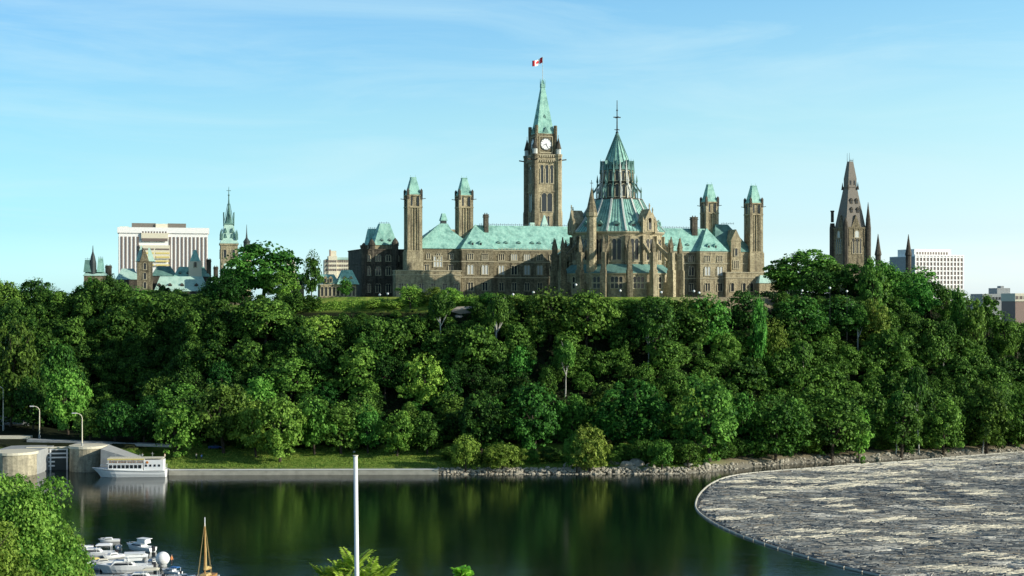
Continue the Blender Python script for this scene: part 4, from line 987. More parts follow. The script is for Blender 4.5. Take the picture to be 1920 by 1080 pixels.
q = MB(); q.ring(0,0,[(2.2,38),(2.2,zy(470,Y))],8); q.build('shaft', M['stone_lit'], e)
# small mansard
Y = 572; s = SC(Y); e = bld('mansard_pavilion', 632, Y, 12, 'small arcaded stone pavilion with green mansard roofs left of the dark end block')
q = MB(); q.box(-32*s,36*s,0,10,44,zy(533,Y)); q.build('wall', M['stone_lit'], e)
q = MB(); q.fr(20*s,4,zy(533,Y),zy(506,Y),21*s,5.6,9*s,2.6); q.hip(-36*s,6*s,.5,10,zy(532,Y),zy(514,Y),1,2,.8); q.build('roof', M['copper'], e)
cresting(e, 11*s, 29*s, 4, zy(506,Y), 1)
for k in range(9): window(e, (-28+k*7.4)*s, zy(555,Y), 1.25, 3.6, 0, n=1)
for k in (-22,-12,14,26): dormer(e, k*s, -.4, zy(530,Y), 1.4, 2.6, 2.0, 'stone_lit')
Y = 580; s = SC(Y); e = bld('copper_roofed_annex', 548, Y, 12, 'little annex roof of pale copper showing under the dark elm')
q = MB(); q.box(-14*s,22*s,0,10,44,zy(536,Y)); q.build('wall', M['stone_lit'], e); q = MB(); q.hip(-15*s,-1*s,-.4,10,zy(537,Y),zy(519,Y),3,1); q.hip(2*s,26*s,.4,10,zy(537,Y),zy(514,Y),1,1,.6); q.build('roof', M['copper_pale'], e)
for k in (7,16): window(e, k*s, zy(535,Y), 1.4, 3.0, .4, n=1)
# cream buildings behind
Y = 1000; s = SC(Y); e = bld('cream_stepped_block', 636, Y, 10, 'cream stone city block with stepped roof and tall chimney behind the mansard pavilion')
q = MB(); q.box(-27*s,26*s,0,20,42,zy(487,Y)); q.box(-20*s,-4*s,-1,16,42,zy(480,Y)); q.box(-16*s,-5*s,2,12,60,zy(470,Y)); q.build('wall', M['cream'], e)
q = MB(); q.hip(-27*s,28*s,-.6,21,zy(487,Y),zy(482,Y),4,4,2); q.build('roof', M['copper_pale'], e); q = MB(); q.box(-18*s,-15.5*s,1,5,70,zy(468,Y)); q.build('chimney', M['brick'], e)
for j in range(3):
    for i in range(12): q = MB(); cx = (-24+i*4.3)*s; q.box(cx-.55,cx+.55,-1.2 if -20 < -24+i*4.3 < -4 else -.15,.1,zy(508-j*8,Y),zy(504-j*8,Y)); q.build('window', M['brownband'], e)
Y = 980; s = SC(Y); e = bld('cream_corner_house', 546, Y, 10, 'narrow cream building seen between the two plateau elms')
q = MB(); q.box(-9*s,8*s,0,14,42,zy(486,Y)); q.build('wall', M['cream'], e)
for j in range(3):
    for i in range(3): q = MB(); cx = (-6+i*5)*s; q.box(cx-.8,cx+.8,-.15,.1,zy(508-j*7,Y),zy(504-j*7,Y)); q.build('window', M['brownband'], e)
Y = 900; s = SC(Y); e = bld('grey_office_slab', 670, Y, 8, 'plain grey office slab squeezed against the left of the dark end block')
q = MB(); q.box(-8*s,12*s,0,14,42,zy(502,Y)); q.box(-7*s,0,2,8,60,zy(498,Y)); q.build('wall', M['gray_conc'], e)
for j in range(6): q = MB(); q.box(-8*s-.1,11*s,-.15,.1,zy(512+j*8,Y),zy(508+j*8,Y)); q.build('window_band', M['glass'], e)

# ---- right hand side
Y = 880; s = SC(Y); e = bld('brown_spired_tower', 1594, Y, 18, 'massive brown stone tower with a steep truncated spire and corner turrets above the elms', 'tower')
h = 26.5*s*.9; zb = zy(428,Y)
q = MB(); q.box(-h,h,-h,h,34,zb)
q.box(-h-.4,h+.4,-h-.4,h+.4,zb-.6,zb+.4)
for k in (-.66,-.22,.22,.66): q.box(k*h-.35,k*h+.35,-h-.3,-h,zy(462,Y),zb-.6)
q.build('shaft', M['stone'], e)
for a in range(4):
    f_ = empty('facade', (0,0,0), a*math.pi/2, parent=e)
    for k in (-2.3,0,2.3): window(f_, k, zy(476,Y), 1.5, 9, -h-.05, n=1)
    window(f_, 0, zy(446,Y), 3.4, 4, -h-.05, n=1, pane='lead')
for sx in (-1,1):
    for sy in (-1,1):
        tall = sx > 0
        q = MB(); q.ring(sx*h,sy*h,[(1.7,34),(1.7,zy(428,Y)),(1.6,zy(425,Y)),(1.3,zy(414 if tall else 418,Y))],8); o = q.build('corner_turret', M['stone_dark'], e)
        q = MB(); 
        if tall: q.ring(sx*h,sy*h,[(1.4,zy(414,Y)),(.9,zy(402,Y)),(.1,zy(380 if sy < 0 else 390,Y))],8)
        elif sy < 0: q.ring(sx*h,sy*h,[(1.3,zy(418,Y)),(.1,zy(409,Y))],8)
        else: q.ring(sx*h,sy*h,[(.9,zy(416,Y)),(.9,zy(397,Y)),(1.2,zy(396,Y)),(1.2,zy(394,Y))],6)
        q.build('pinnacle', M['stone_dark'], o)
w0 = h*.86
q = MB(); q.fr(0,0,zb+.4,zy(352,Y),w0,w0,w0*.44,w0*.44); q.box(-w0*.62,w0*.62,-w0*.62,w0*.62,zy(385,Y),zy(383,Y)); q.build('roof', M['slate'], e)
q = MB(); q.box(-w0*.5,w0*.5,-w0*.5,w0*.5,zy(352,Y),zy(350,Y)); q.box(-w0*.42,w0*.42,-w0*.42,w0*.42,zy(350,Y),zy(335,Y)); q.fr(0,0,zy(335,Y),zy(303,Y),w0*.42,w0*.42,w0*.2,w0*.2); q.build('upper_roof', M['slate'], e)
q = MB()
for sx in (-1,1):
    for sy in (-1,1): q.tube((sx*w0*.19,sy*w0*.19,zy(303,Y)),(sx*w0*.19,sy*w0*.19,zy(287 if sx < 0 else 297,Y)),.14,.06)
q.box(-w0*.2,w0*.2,-w0*.2-.05,-w0*.2+.05,zy(301.5,Y),zy(300.5,Y)); q.build('cresting', M['iron'], e)
for a in range(4):
    q = MB(); q.gable_y(-3.0,3.0,-w0*1.02,-w0*.5,zb+.2,zy(404,Y)); q.build('gablet', M['stone'], e, (0,0,0), a*math.pi/2)
for sx in (-1,1):
    for sy in (-1,1): q = MB(); q.fr(sx*w0*.5,sy*w0*.5,zy(356,Y),zy(341,Y),.55,.55,0,0); q.build('pinnacle', M['stone_dark'], e)
for z_, sp, inset in ((400,2.6,.93),(383,2.2,.72)):
    for k in (-1,1):
        yy = -w0*(1-.54*(428-z_)/76.); dormer(e, k*sp*.8, yy-.15, zy(z_,Y), 1.7, 3.4, 2.5, 'stone_dark'); 
for k in (-1,1):
    q = MB(); q.box(k*1.3-.45,k*1.3+.45,-w0*.42-.15,-w0*.42+.1,zy(347,Y),zy(339,Y)); q.build('louvre', M['glass'], e)
Y = 800; s = SC(Y); e = bld('twin_turret_wing', 1674, Y, 18, 'stone wing hidden by trees with two pointed stone turrets showing above them')
q = MB(); q.box(-32*s,40*s,0,16,34,zy(528,Y)); q.build('wall', M['stone_dark'], e)
for k in (-32,32):
    q = MB(); q.ring(k*s*1.02,-.5,[(1.5,34),(1.5,zy(480,Y)),(1.9,zy(478,Y)),(1.2,zy(465,Y)),(.12,zy(439,Y))],8); q.build('turret', M['stone_dark'], e)
Y = 1150; s = SC(Y); e = bld('gridded_office_block', 1750, Y, 20, 'broad white office block with a regular grid of square dark windows on the right')
x0, x1 = -40*s, 66*s; zt0 = zy(480,Y)
q = MB(); q.box(x0,x1,0,34,30,zt0); q.box(x0+2,x1-8,4,26,zt0,zy(467,Y)); q.build('wall', M['white_conc'], e)
nx_, nz_ = 14, 7; g = MB(); cw = (x1-x0)/nx_; rh = 3.5
for i in range(nx_+1): g.box(x0+i*cw-.55,x0+i*cw+.55,-.7,0,30,zt0)
for j in range(nz_+5): z = zt0-1.0-j*rh; g.box(x0-.6,x1+.6,-.6,-.02,z-.45,z+.45)
g.box(x0-.7,x1+.7,-.8,.1,zt0,zt0+1); g.build('facade_frame', M['white_conc'], e)
for j in range(nz_):
    for i in range(nx_): q = MB(); z = zt0-1.0-j*rh; q.box(x0+i*cw+.5,x0+(i+1)*cw-.5,-.25,-.02,z-rh+.4,z-.4); q.build('window', M['brownband'], e)
q = MB(); 
for i in range(12): cx = x0+4+i*(x1-x0-14)/12; q.box(cx,cx+1.4,3.85,4.0,zt0+1.2,zt0+3.2)
q.build('louvre', M['brownband'], e)
q = MB(); q.box(x0-.3,x0-.02,1,33,zt0-24,zt0-.5); q.build('side_glazing', M['gray_conc'], e)
Y = 1100; s = SC(Y); e = bld('grey_far_building', 1880, Y, 8, 'low grey concrete building with a square rooftop box at the far right')
q = MB(); q.box(-40*s,25*s,0,20,20,zy(551,Y)); q.box(-6*s,20*s,4,18,20,zy(540,Y)); q.box(4*s,10*s,6,12,20,zy(536,Y)); q.build('wall', M['gray_conc'], e)
for i in range(10): q = MB(); cx = (-36+i*6)*s; q.box(cx-.8,cx+.8,-.15,.1,zy(562,Y),zy(557,Y)); q.build('window', M['glass'], e)
Y = 1000; s = SC(Y); e = bld('cream_brick_building', 1915, Y, 8, 'cream topped brick building at the right edge of the skyline')
q = MB(); q.box(-12*s,60*s,0,20,20,zy(565,Y)); q.build('wall', M['brick'], e); q = MB(); q.box(-13*s,60*s,-.5,20,zy(565,Y),zy(550,Y)); q.build('upper_storey', M['cream'], e)
for i in range(8): q = MB(); cx = (-9+i*8)*s; q.box(cx-.9,cx+.9,-.65,-.4,zy(561,Y),zy(555,Y)); q.build('window', M['brownband'], e)
# ------------------------------------------------------------------ river side
def shore_pt(px, d=0.0):
    k = (px-960)/F; y = 430.0
    for _ in range(20): y = float(shore(k*y))+d
    return k*y, y
# quay wall in front of the lawn
pts = [shore_pt(p_, -1.2) for p_ in np.linspace(316, 822, 12)]
q = MB()
for i in range(len(pts)-1):
    (xa,ya),(xb,yb) = pts[i], pts[i+1]
    q.add([(xa,ya,-2),(xb,yb,-2),(xb,yb+2.2,-2),(xa,ya+2.2,-2),(xa,ya,1.45),(xb,yb,1.45),(xb,yb+2.2,1.45),(xa,ya+2.2,1.45)], [(0,1,5,4),(4,5,6,7),(2,3,7,6),(3,2,1,0)]+([(3,0,4,7)] if i == 0 else [])+([(1,2,6,5)] if i == len(pts)-2 else []))
e = q.build('quay_wall', M['conc_stain']); tag(e, 'long low concrete quay wall with pale coping along the lawn', 'wall')
q = MB()
for i in range(len(pts)-1):
    (xa,ya),(xb,yb) = pts[i], pts[i+1]; q.bar((xa,ya+.35,1.52),(xb,yb+.35,1.52),1.0,.16)
q.build('coping', M['white'], e)
# rocks along the natural shore
rk = []
for sd in range(5):
    r = random.Random(sd); v_ = []; q = MB(); q.ball((0,0,0),.8,.7,.5,7,5); q.v = [(x*(.75+.5*r.random()), y*(.75+.5*r.random()), z*(.75+.5*r.random())) for x,y,z in q.v]; rk.append(q)
RM = plain('shore_rock', (0.42,0.38,0.30), 0.95, var=0.45, scale=2)
q = MB()
for i in range(1500):
    px = random.uniform(820, 1345) if i < 1100 else random.uniform(1345,1960); x, y = shore_pt(px, random.uniform(-1.2, 2.2)); s_ = random.uniform(.15,.75)*(1 if random.random() < .9 else 1.7)
    r_ = random.choice(rk); a = random.random()*6.28; ca, sa = math.cos(a), math.sin(a); z0 = max(-.1, lz(x,y))
    q.add([(x+(vx*ca-vy*sa)*s_, y+(vx*sa+vy*ca)*s_, z0+vz*s_) for vx,vy,vz in r_.v], r_.f)
o = q.build('shore_rocks', RM); tag(o, 'pale broken rocks and pebbles strewn along the natural shoreline', 'rocks', kind='stuff')
for i, (px, d_, s_) in enumerate(((1175,3,2.6),(1195,5,3.2),(1150,6,2.2),(1290,3,2.0),(1325,2,1.7),(1065,3,1.8),(1220,2.5,1.9))):
    x, y = shore_pt(px, d_); r_ = rk[i % 5]; o = inst('boulder', r_.mesh('boulder', RM), None, (x,y,lz(x,y)+.2), i*1.3, (s_,s_,s_*.9))
    tag(o, f'{["big pale","large flat","rough grey","rounded","low","half buried","cracked"][i]} boulder on the bank {["under the library","right of the yellow green bush","among the bushes","near the log boom tip","closest to the log boom","left of the yellow green bush","between two shrubs"][i]}', 'boulder', 'boulders on the bank')
# exposed rock and wall fragments high on the cliff
for i, (px, py, w_, h_) in enumerate(((880,582,7,1.3),(868,596,5,1.1),(893,611,6,1.6),(850,603,3.5,1.0))):
    p = at(px, py, 503.5); o = inst('cliff_ledge', rk[i].mesh('ledge', plain('cliff_limestone',(0.50,0.42,0.34),.95,var=.35)), None, (p.x, 503, p.z), .1*i, (w_/.9, 2.5, h_/.5)); tag(o, f'{["longest pink","thin upper","lowest blocky","small left"][i]} limestone ledge showing among the trees below the stone block', 'ledge', 'limestone ledges on the cliff')

# ---- canal mouth: stone piers, lock gate, terraces
PM = stone('pier_masonry', (0.62,0.55,0.38), (0.46,0.41,0.29), (0.22,0.20,0.15), 0.9)
def pier(px0, px1, py0, py1, Y, label):
    xa, xb = (px0-960)/F*Y, (px1-960)/F*Y; cx = (xa+xb)/2; w_ = (xb-xa)/2; z1 = zy(py0, Y)
    e = empty('lock_pier', (cx, Y+w_, 0), 0, label, 'pier')
    q = MB(); q.ring(0,0,[(w_,-3),(w_*.985,z1-.7)],28); q.build('masonry', PM, e)
    q = MB(); q.ring(0,0,[(w_+.15,z1-.7),(w_+.15,z1),(w_*.3,z1+.05)],28); q.build('coping', M['cream'], e)
    q = MB(); q.box(-w_,w_,0,26,-3,z1-.02); q.build('side_wall', M['gray_conc'], e); return e
pier(121, 190, 838, 886, 430, 'drum shaped stone lock pier right of the white gate')
pier(-28, 56, 850, 894, 419, 'drum shaped stone lock pier at the left edge of the canal')
e = empty('lock_gate', ((91-960)/F*436, 436, 0), R(8), 'white timber lock gate of horizontal rails between the two stone piers', 'lock gate')
q = MB(); q.box(-5.6,5.6,0,.35,-2,6.0); q.build('gate_leaf', M['iron'], e)
for z in (1.0,2.2,3.4,4.6,5.8): q = MB(); q.box(-5.6,1.8 if z < 3 else 5.6,-.3,-.02,z,z+.42); q.build('rail', M['white'], e)
for x in (-5.4,-1.6,.6,5.3): q = MB(); q.box(x-.22,x+.22,-.42,-.31,-1,6.3); q.build('post', M['white'], e)
q = MB(); q.box(-6.2,6.2,-.9,.6,6.45,6.75); q.build('walkway', M['cream'], e)
# terraces behind the piers: concrete kerb walls and the paved apron
Y = 452; q = MB(); q.box((-40-960)/F*Y,(55-960)/F*Y,Y,Y+3,5,zy(818,Y)); o = q.build('lock_wall', M['cream']); tag(o, 'white topped lock side wall at the far left', 'wall')
q = MB(); Y = 446
q.add([((50-960)/F*Y,Y,6.9),((330-960)/F*Y,Y-6,6.2),((330-960)/F*Y,Y-2.5,6.2),((50-960)/F*Y,Y+4,6.9),((50-960)/F*Y,Y,7.9),((330-960)/F*Y,Y-6,6.9),((330-960)/F*Y,Y-2.5,6.9),((50-960)/F*Y,Y+4,7.9)], [(0,1,5,4),(4,5,6,7),(2,3,7,6),(1,2,6,5),(3,0,4,7)])
o = q.build('towpath_kerb', M['gray_conc']); tag(o, 'grey concrete towpath edge running from lock to lawn', 'kerb')
q = MB(); x0, y0 = shore_pt(188,-.4); x1, y1 = shore_pt(318,-.4)
q.add([(x0,y0,-2),(x1,y1,-2),(x1,y1+6,1.2),(x0,y0+10,7.3),(x0,y0+.5,7.0),(x1,y1+.5,1.4)], [(0,1,5,4),(4,5,2,3)]); o = q.build('canal_basin_wall', M['gray_conc']); tag(o, 'dark sloping masonry wall behind the white tour boat', 'wall')
# stepped spillway at the left
e = empty('lock_stairway', ((25-960)/F*478, 478, 0), R(-6), 'dark stepped lock stairway with steel railings climbing at the left', 'stairway')
q = MB()
for i in range(14): q.box(-7,5,i*1.1,i*1.1+1.1,2,9.6+i*.75)
q.build('steps', M['gray_conc'], e)
for x in (-4,-.4,3.4,5.1):
    q = MB()
    for i in range(8): q.box(x-.05,x+.05,i*2-.05,i*2+.05,9.6+i*1.36,10.9+i*1.36)
    q.bar((x,0,10.8),(x,14,20.3),.12,.12); q.build('railing', M['gray_conc'], e)
# gabled house half hidden on the left
Y = 520; s = SC(Y); e = empty('gabled_stone_house', ((52-960)/F*Y, Y, 0), R(-28), 'grey stone house with pale gable verge half hidden in the left trees', 'house')
q = MB(); q.box(-5.5,5.5,-2,8,6,zy(700,Y)); q.gable_y(-5.5,5.5,-2,8,zy(700,Y),zy(676,Y)); q.build('wall', M['stone_dark'], e)
for sx in (-1,1):
    q = MB(); q.bar((sx*6.2,-2.5,zy(702,Y)),(0,-2.5,zy(674.5,Y)),.4,.45); q.build('verge_board', M['white'], e)
    q = MB(); q.add([(sx*6.3,-2.6,zy(703,Y)),(0,-2.6,zy(674,Y)),(0,8.5,zy(674,Y)),(sx*6.3,8.5,zy(703,Y))], [(0,1,2,3)]); q.build('roof', M['iron'], e)
for (x, z) in ((-2.4,712),(2.4,712),(-2.4,732),(2.4,732),(0,692)): window(e, x, zy(z,Y), 1.2, 2.1, -2, n=1, arch=False)
# street lamps with curved necks
def lamp(px, base, top, Y, label):
    x = (px-960)/F*Y; z = zy(base, Y); h = zy(top, Y)-z; e = empty('street_lamp', (x, Y, z), 0, label, 'street lamp', 'curved street lamps by the locks')
    q = MB(); q.tube((0,0,-2),(0,0,h-1.5),.20,.13,8); pts = [(0,0,h-1.5)]
    for i in range(1,7): t = i/6*math.pi/2; pts.append((-1.9*(1-math.cos(t))*1.0, 0, h-1.5+1.4*math.sin(t)))
    q.path([(a,b_,c_) for a,b_,c_ in pts], .12, 8); q.build('mast', M['cream'], e)
    q = MB(); q.ring(0,0,[(.30,-1),(.30,.4),(.22,.5)],8); q.build('base', M['gray_conc'], e)
    q = MB(); q.box(-2.9,-1.7,-.2,.2,h-.22,h+.02); q.build('lamp_head', M['white'], e); return e
lamp(6, 800, 723, 470, 'curved street lamp cut by the left edge, farthest up the locks')
lamp(74, 818, 761, 452, 'curved street lamp in the middle above the white lock gate')
lamp(154, 834, 774, 433, 'curved street lamp on the right hand lock pier')
# globe lamps on terrace and lawn
def globe(px, py, Y, label, grp, hgt=3.2, r=.32):
    p = at(px, py, Y); g0 = lz(p.x, Y); e = empty('globe_lamp', (p.x, Y, g0), 0, label, 'lamp', grp)
    q = MB(); q.tube((0,0,-.2),(0,0,p.z-g0-r*.8),.07,.05); q.build('post', M['iron'], e); q = MB(); q.ball((0,0,p.z-g0),r); q.build('globe', M['white'], e)
for px, py, wh in ((1080,534,'in front of the library stair turret'),(1163,545,'below the library centre'),(1240,548,'below the right buttresses'),(1301,546,'between library and right pavilion'),(1311,549,'beside the right pavilion corner'),(962,552,'below the long range'),(1000,548,'nearest the terrace middle'),(1588,546,'at the dark elm on the right'),(712,553,'before the dark end block'),(727,551,'right of the end block steps'),(1504,545,'beside the low copper annex'),(1556,540,'under the wide dark elm')):
    globe(px, py, 508.5 if px < 1480 else 532, f'white globe lamp on the terrace {wh}', 'globe lamps on the terrace', r=.42)
for px, wh in ((664,'just behind the near white pole'),(742,'in the middle of the lawn'),(827,'at the right end of the lawn')):
    globe(px, 848, 446, f'small white globe lamp by the path {wh}', 'globe lamps on the lawn', r=.4)
# parked car under the trees
def car(px, Y, colr, label):
    x = (px-960)/F*Y; e = empty('parked_car', (x, Y, lz(x,Y)+.02), R(6), label, 'car')
    q = MB(); q.prism([(-2.1,.3),(2.1,.3),(2.15,.75),(1.3,.95),(-1.6,1.0),(-2.1,.85)],-.85,.85); q.build('body', colr, e)
    q = MB(); q.prism([(-1.3,.98),(1.0,.98),(.45,1.42),(-.95,1.42)],-.75,.75); q.build('cabin', M['glass'], e)
    for sx in (-1.35,1.35):
        for sy in (-.8,.8): q = MB(); q.tube((sx,sy-.1,.32),(sx,sy+.1,.32),.32,.32,12); q.build('wheel', M['iron_red'], e)
car(404, 450, plain('blue_car_paint',(0.04,0.10,0.35),.3,var=.05), 'small blue car parked in the shade behind the lawn')
# people: one continuous body each, clothes as children
def body_mesh(seed, seated=False):
    r = random.Random(seed); q = MB()
    if not seated:
        prof = [(.10,0),(.13,.1),(.17,.45),(.21,.85),(.20,1.05),(.24,1.35),(.22,1.43),(.075,1.5),(.07,1.54),(.10,1.6),(.115,1.68),(.09,1.76),(.02,1.8)]
    else: prof = [(.24,0),(.24,.1),(.20,.3),(.23,.55),(.21,.62),(.075,.69),(.07,.72),(.10,.78),(.115,.86),(.09,.94),(.02,.98)]
    q.ring(0,0,prof,10)
    q.v = [(x*1.05, y*.62 if z < (1.5 if not seated else .69) else y, z) for x,y,z in q.v]
    zs = 1.40 if not seated else .60
    for sx in (-1,1): q.path([(sx*.22,0,zs),(sx*.31,-.03,zs-.30),(sx*.26,-.16,zs-.52)],[.055,.045,.035],6); q.ball((sx*.25,-.18,zs-.56),.045)
    if seated:
        for sx in (-1,1): q.path([(sx*.1,0,.08),(sx*.12,-.42,.08),(sx*.12,-.45,-.34)],[.09,.075,.05],6)
    return q
def person(x, y, z, col, label, grp, seated=False, rz=0):
    e = empty('person', (x,y,z), rz, label, 'person', grp); body_mesh(1,seated).build('body', M['skin'], e)
    q = MB(); z0, z1 = (.02,.66) if seated else (.85,1.46); q.ring(0,0,[(.235,z0),(.225,(z0+z1)/2),(.265,z1-.1),(.20,z1-.02),(.09,z1+.01)],10); q.v = [(a*1.06,b_*.68,c_) for a,b_,c_ in q.v]; q.build('shirt', M[col], e)
    if not seated: q = MB(); q.ring(0,0,[(.15,.05),(.20,.45),(.235,.88)],10); q.v = [(a*1.05,b_*.68,c_) for a,b_,c_ in q.v]; q.build('trousers', M['iron_red'], e)
    q = MB(); q.ball((0,.02,(.89 if seated else 1.71)),.125,.125,.10,8,6); q.build('hair', M['bark'], e); return e
for i, (px, Y, c_, wh) in enumerate(((267,438,'white','standing at the basin edge beside a post'),(309,438,'cream','standing left of the bright bush'),(326,440,'white','standing under the bright bush'),(368,438,'cream','standing right of the bright bush'),(378,437,'blue','walking past the bright bush'))):
    x = (px-960)/F*Y; person(x, Y, max(lz(x,Y),0)+.9*0, c_, f'person in {c_} top {wh}', 'people on the canal bank', rz=i)

# ---- tour boat
def hull(L, Bm, zk, zd_stern, zd_bow, bow=.34, n=14):
    q = MB(); secs = []
    for i in range(n+1):
        t = i/n; x = -L/2+L*t; u = min(1, t/bow); w_ = Bm/2*(math.sin(u*math.pi/2)**.75 if t < bow else 1-.12*((t-bow)/(1-bow))**2)
        w_ = max(w_, .03); zd = zd_stern+(zd_bow-zd_stern)*(1-t)**2.2
        rk_ = L*.085*(1-u)**1.0; secs.append([(x-rk_,-w_,zd),(x,-w_*.9,zd*.45),(x+rk_*.6,-w_*.7,0.0),(x+rk_,0,zk),(x+rk_*.6,w_*.7,0.0),(x,w_*.9,zd*.45),(x-rk_,w_,zd)])
    vs = [p for s_ in secs for p in s_]; fs = []
    for i in range(n):
        for j in range(6): fs.append((i*7+j,(i+1)*7+j,(i+1)*7+j+1,i*7+j+1))
        fs.append((i*7,i*7+6,(i+1)*7+6,(i+1)*7))
    fs.append(tuple(range(7))); fs.append(tuple(n*7+j for j in range(6,-1,-1)))
    return q.add(vs, fs), secs
Y = 420.0; s = SC(Y); bx = (249-960)/F*Y
tb = empty('tour_boat', (bx, Y-1, 0.05), R(3), 'white double deck tour boat with yellow awning moored by the lock pier', 'boat')
q, secs = hull(19.0, 4.8, -.6, 1.9, 2.7); q.build('hull', M['white'], tb, smooth=False)
q = MB()
for i in range(2, len(secs)-1):
    for j in (0,6):
        a, b_ = secs[i][j], secs[i+1][j] if i+1 < len(secs) else secs[i][j]; q.tube((a[0],a[1]*1.01,a[2]-.25),(b_[0],b_[1]*1.01,b_[2]-.25),.09)
q.build('rubbing_strake', M['gray_conc'], tb)
q = MB(); q.box(-6.2,3.4,-1.9,1.9,1.95,3.9); q.build('cabin', M['white'], tb)
for i in range(8):
    for sy in (-1,1): q = MB(); x = -5.9+i*1.15; q.box(x,x+.85,sy*1.9-.06,sy*1.9+.06,2.55,3.5); q.build('cabin_window', M['glass'], tb)
q = MB(); q.box(3.6,9.0,-1.8,1.8,2.0,4.9); q.build('stern_deckhouse', M['white'], tb)
for i in range(4): q = MB(); x = 4.0+i*1.2; q.box(x,x+.55,-1.87,-1.75,3.0,3.6); q.build('deckhouse_window', M['glass'], tb)
q = MB(); q.box(-6.6,4.0,-2.1,2.1,3.9,4.05); q.build('upper_deck', M['white'], tb)
q = MB(); q.box(-6.4,8.9,-2.0,2.0,5.25,5.42); q.v = [(x,y,z+(.12 if abs(y) < 1 else 0)) for x,y,z in q.v]; q.build('awning', M['cream'], tb)
for sy in (-1,1): q = MB(); q.box(-6.4,3.8,sy*2.02-.03,sy*2.02+.03,4.88,5.26); q.build('awning_valance', M['yellow'], tb)
for x in (-6.2,-3.6,-1,1.6,3.9):
    for sy in (-1.95,1.95): q = MB(); q.tube((x,sy,4.05),(x,sy,5.3),.05); q.build('stanchion', M['white'], tb)
for sy in (-1.98,1.98): q = MB(); q.tube((-6.4,sy,4.75),(3.9,sy,4.75),.04); q.tube((-6.4,sy,4.45),(3.9,sy,4.45),.03); q.build('railing', M['white'], tb)
for x, h in ((-4.6,6.8),(2.2,6.4),(5.7,6.9)): q = MB(); q.tube((x,0,4.9),(x,0,h),.06); q.box(x-.4,x+.4,-.04,.04,h-.5,h-.42); q.build('mast', M['gray_conc'], tb)
q = MB(); q.path([(-8.8,0,2.5),(-8.8,0,3.4),(-6.2,-1.9,3.3)],.04); q.path([(-8.8,0,3.4),(-6.2,1.9,3.3)],.04); q.tube((9.7,0,1.9),(9.7,0,3.6),.05); q.build('bow_rail', M['white'], tb)
q = MB(); q.ring(0,0,[(.35,0),(.35,.12)],14); o = q.build('lifebuoy', M['orange'], tb, (4.6,-1.86,4.2)); o.rotation_euler = (R(90),0,0)
pc = ['orange','red','yellow','white','blue','cream','orange','white','red','yellow','blue','white']
for i in range(12):
    x = -5.8+i*.8; w_ = Matrix.Rotation(R(3),4,'Z')@Vector((x,-1.2,0))
    person(bx+w_.x, Y-1+w_.y, 4.1+.42, pc[i], f'passenger in {pc[i]} seated under the tour boat awning, number {i+1} from bow', 'passengers on the tour boat', True, R(3))
    q = MB(); q.box(x-.3,x+.3,-1.35,-.9,4.05,4.5); q.build('bench', M['wood'], tb)

# ---- marina boats near the bottom left
def motorboat(px, py, L, rz, label, cab='white', canopy=None, name='motor_boat', windows=True, big=False):
    x, y = wd(px, py); e = empty(name, (x,y,.02), R(rz), label, 'boat', 'small boats in the marina')
    Bm = L*.36; q, _ = hull(L, Bm, -.3, .75*L/6, 1.05*L/6, .5, 10); q.build('hull', M['white'], e)
    k = L/6
    q = MB(); q.v = []; q.fr(-L*.08,0,.72*k,1.35*k,L*.24,Bm*.36,L*.16,Bm*.28,dx=.1); q.build('cabin', M[cab], e)
    if windows:
        for sy in (-1,1): w_ = MB(); w_.add([(-L*.28,sy*Bm*.355,.88*k),(L*.12,sy*Bm*.355,.88*k),(L*.07,sy*Bm*.31,1.2*k),(-L*.2,sy*Bm*.31,1.2*k)],[(0,1,2,3)]); w_.v = [(a,b_+sy*.04,c_) for a,b_,c_ in w_.v]; w_.build('cabin_window', M['glass'], e)
    w_ = MB(); w_.add([(-L*.30,-Bm*.3,.95*k),(-L*.30,Bm*.3,.95*k),(-L*.2,Bm*.25,1.3*k),(-L*.2,-Bm*.25,1.3*k)],[(0,1,2,3)]); w_.v = [(a-.05,b_,c_) for a,b_,c_ in w_.v]; w_.build('windscreen', M['blue'], e)
    if big:
        q = MB(); q.fr(L*.12,0,1.35*k,2.1*k,L*.17,Bm*.33,L*.15,Bm*.30); q.box(-L*.05,L*.34,-Bm*.36,Bm*.36,2.1*k,2.18*k); q.build('flybridge', M['white'], e)
    if canopy:
        q = MB(); q.box(0,L*.40,-Bm*.38,Bm*.38,1.75*k,1.83*k); q.fr(L*.2,0,1.83*k,2.0*k,L*.2,Bm*.38,L*.14,Bm*.22); q.build('canopy', M[canopy], e)
        for sx in (0.03,.38):
            for sy in (-1,1): q = MB(); q.tube((L*sx,sy*Bm*.36,.7*k),(L*sx,sy*Bm*.36,1.76*k),.035); q.build('canopy_pole', M['white'], e)
    q = MB(); q.box(L*.47,L*.55,-.25*k,.25*k,.1*k,1.0*k); q.build('outboard_motor', M['iron_red'], e)
    q = MB(); q.path([(-L*.47,0,1.25*k),(-L*.3,Bm*.36,1.2*k),(L*.1,Bm*.42,1.1*k)],.03); q.path([(-L*.47,0,1.25*k),(-L*.3,-Bm*.36,1.2*k),(L*.1,-Bm*.42,1.1*k)],.03); q.build('bow_rail', M['white'], e)
    return e
motorboat(206, 1016, 4.0, 15, 'smallest white runabout, topmost of the marina boats')
motorboat(222, 1029, 3.6, 100, 'short white boat with grey side just below the topmost runabout', 'gray_conc')
motorboat(264, 1032, 6.8, -32, 'tall white cabin cruiser standing alone right of the small runabouts', big=True)
motorboat(180, 1044, 7.6, 8, 'broad white cruiser half hidden by the green tree', canopy='white')
motorboat(196, 1058, 4.6, 24, 'small cream cuddy boat tucked behind the broad white cruiser', 'cream')
motorboat(238, 1072, 9.4, 12, 'longest white cruiser with blue side windows at the bottom of the marina', canopy='white', big=True)
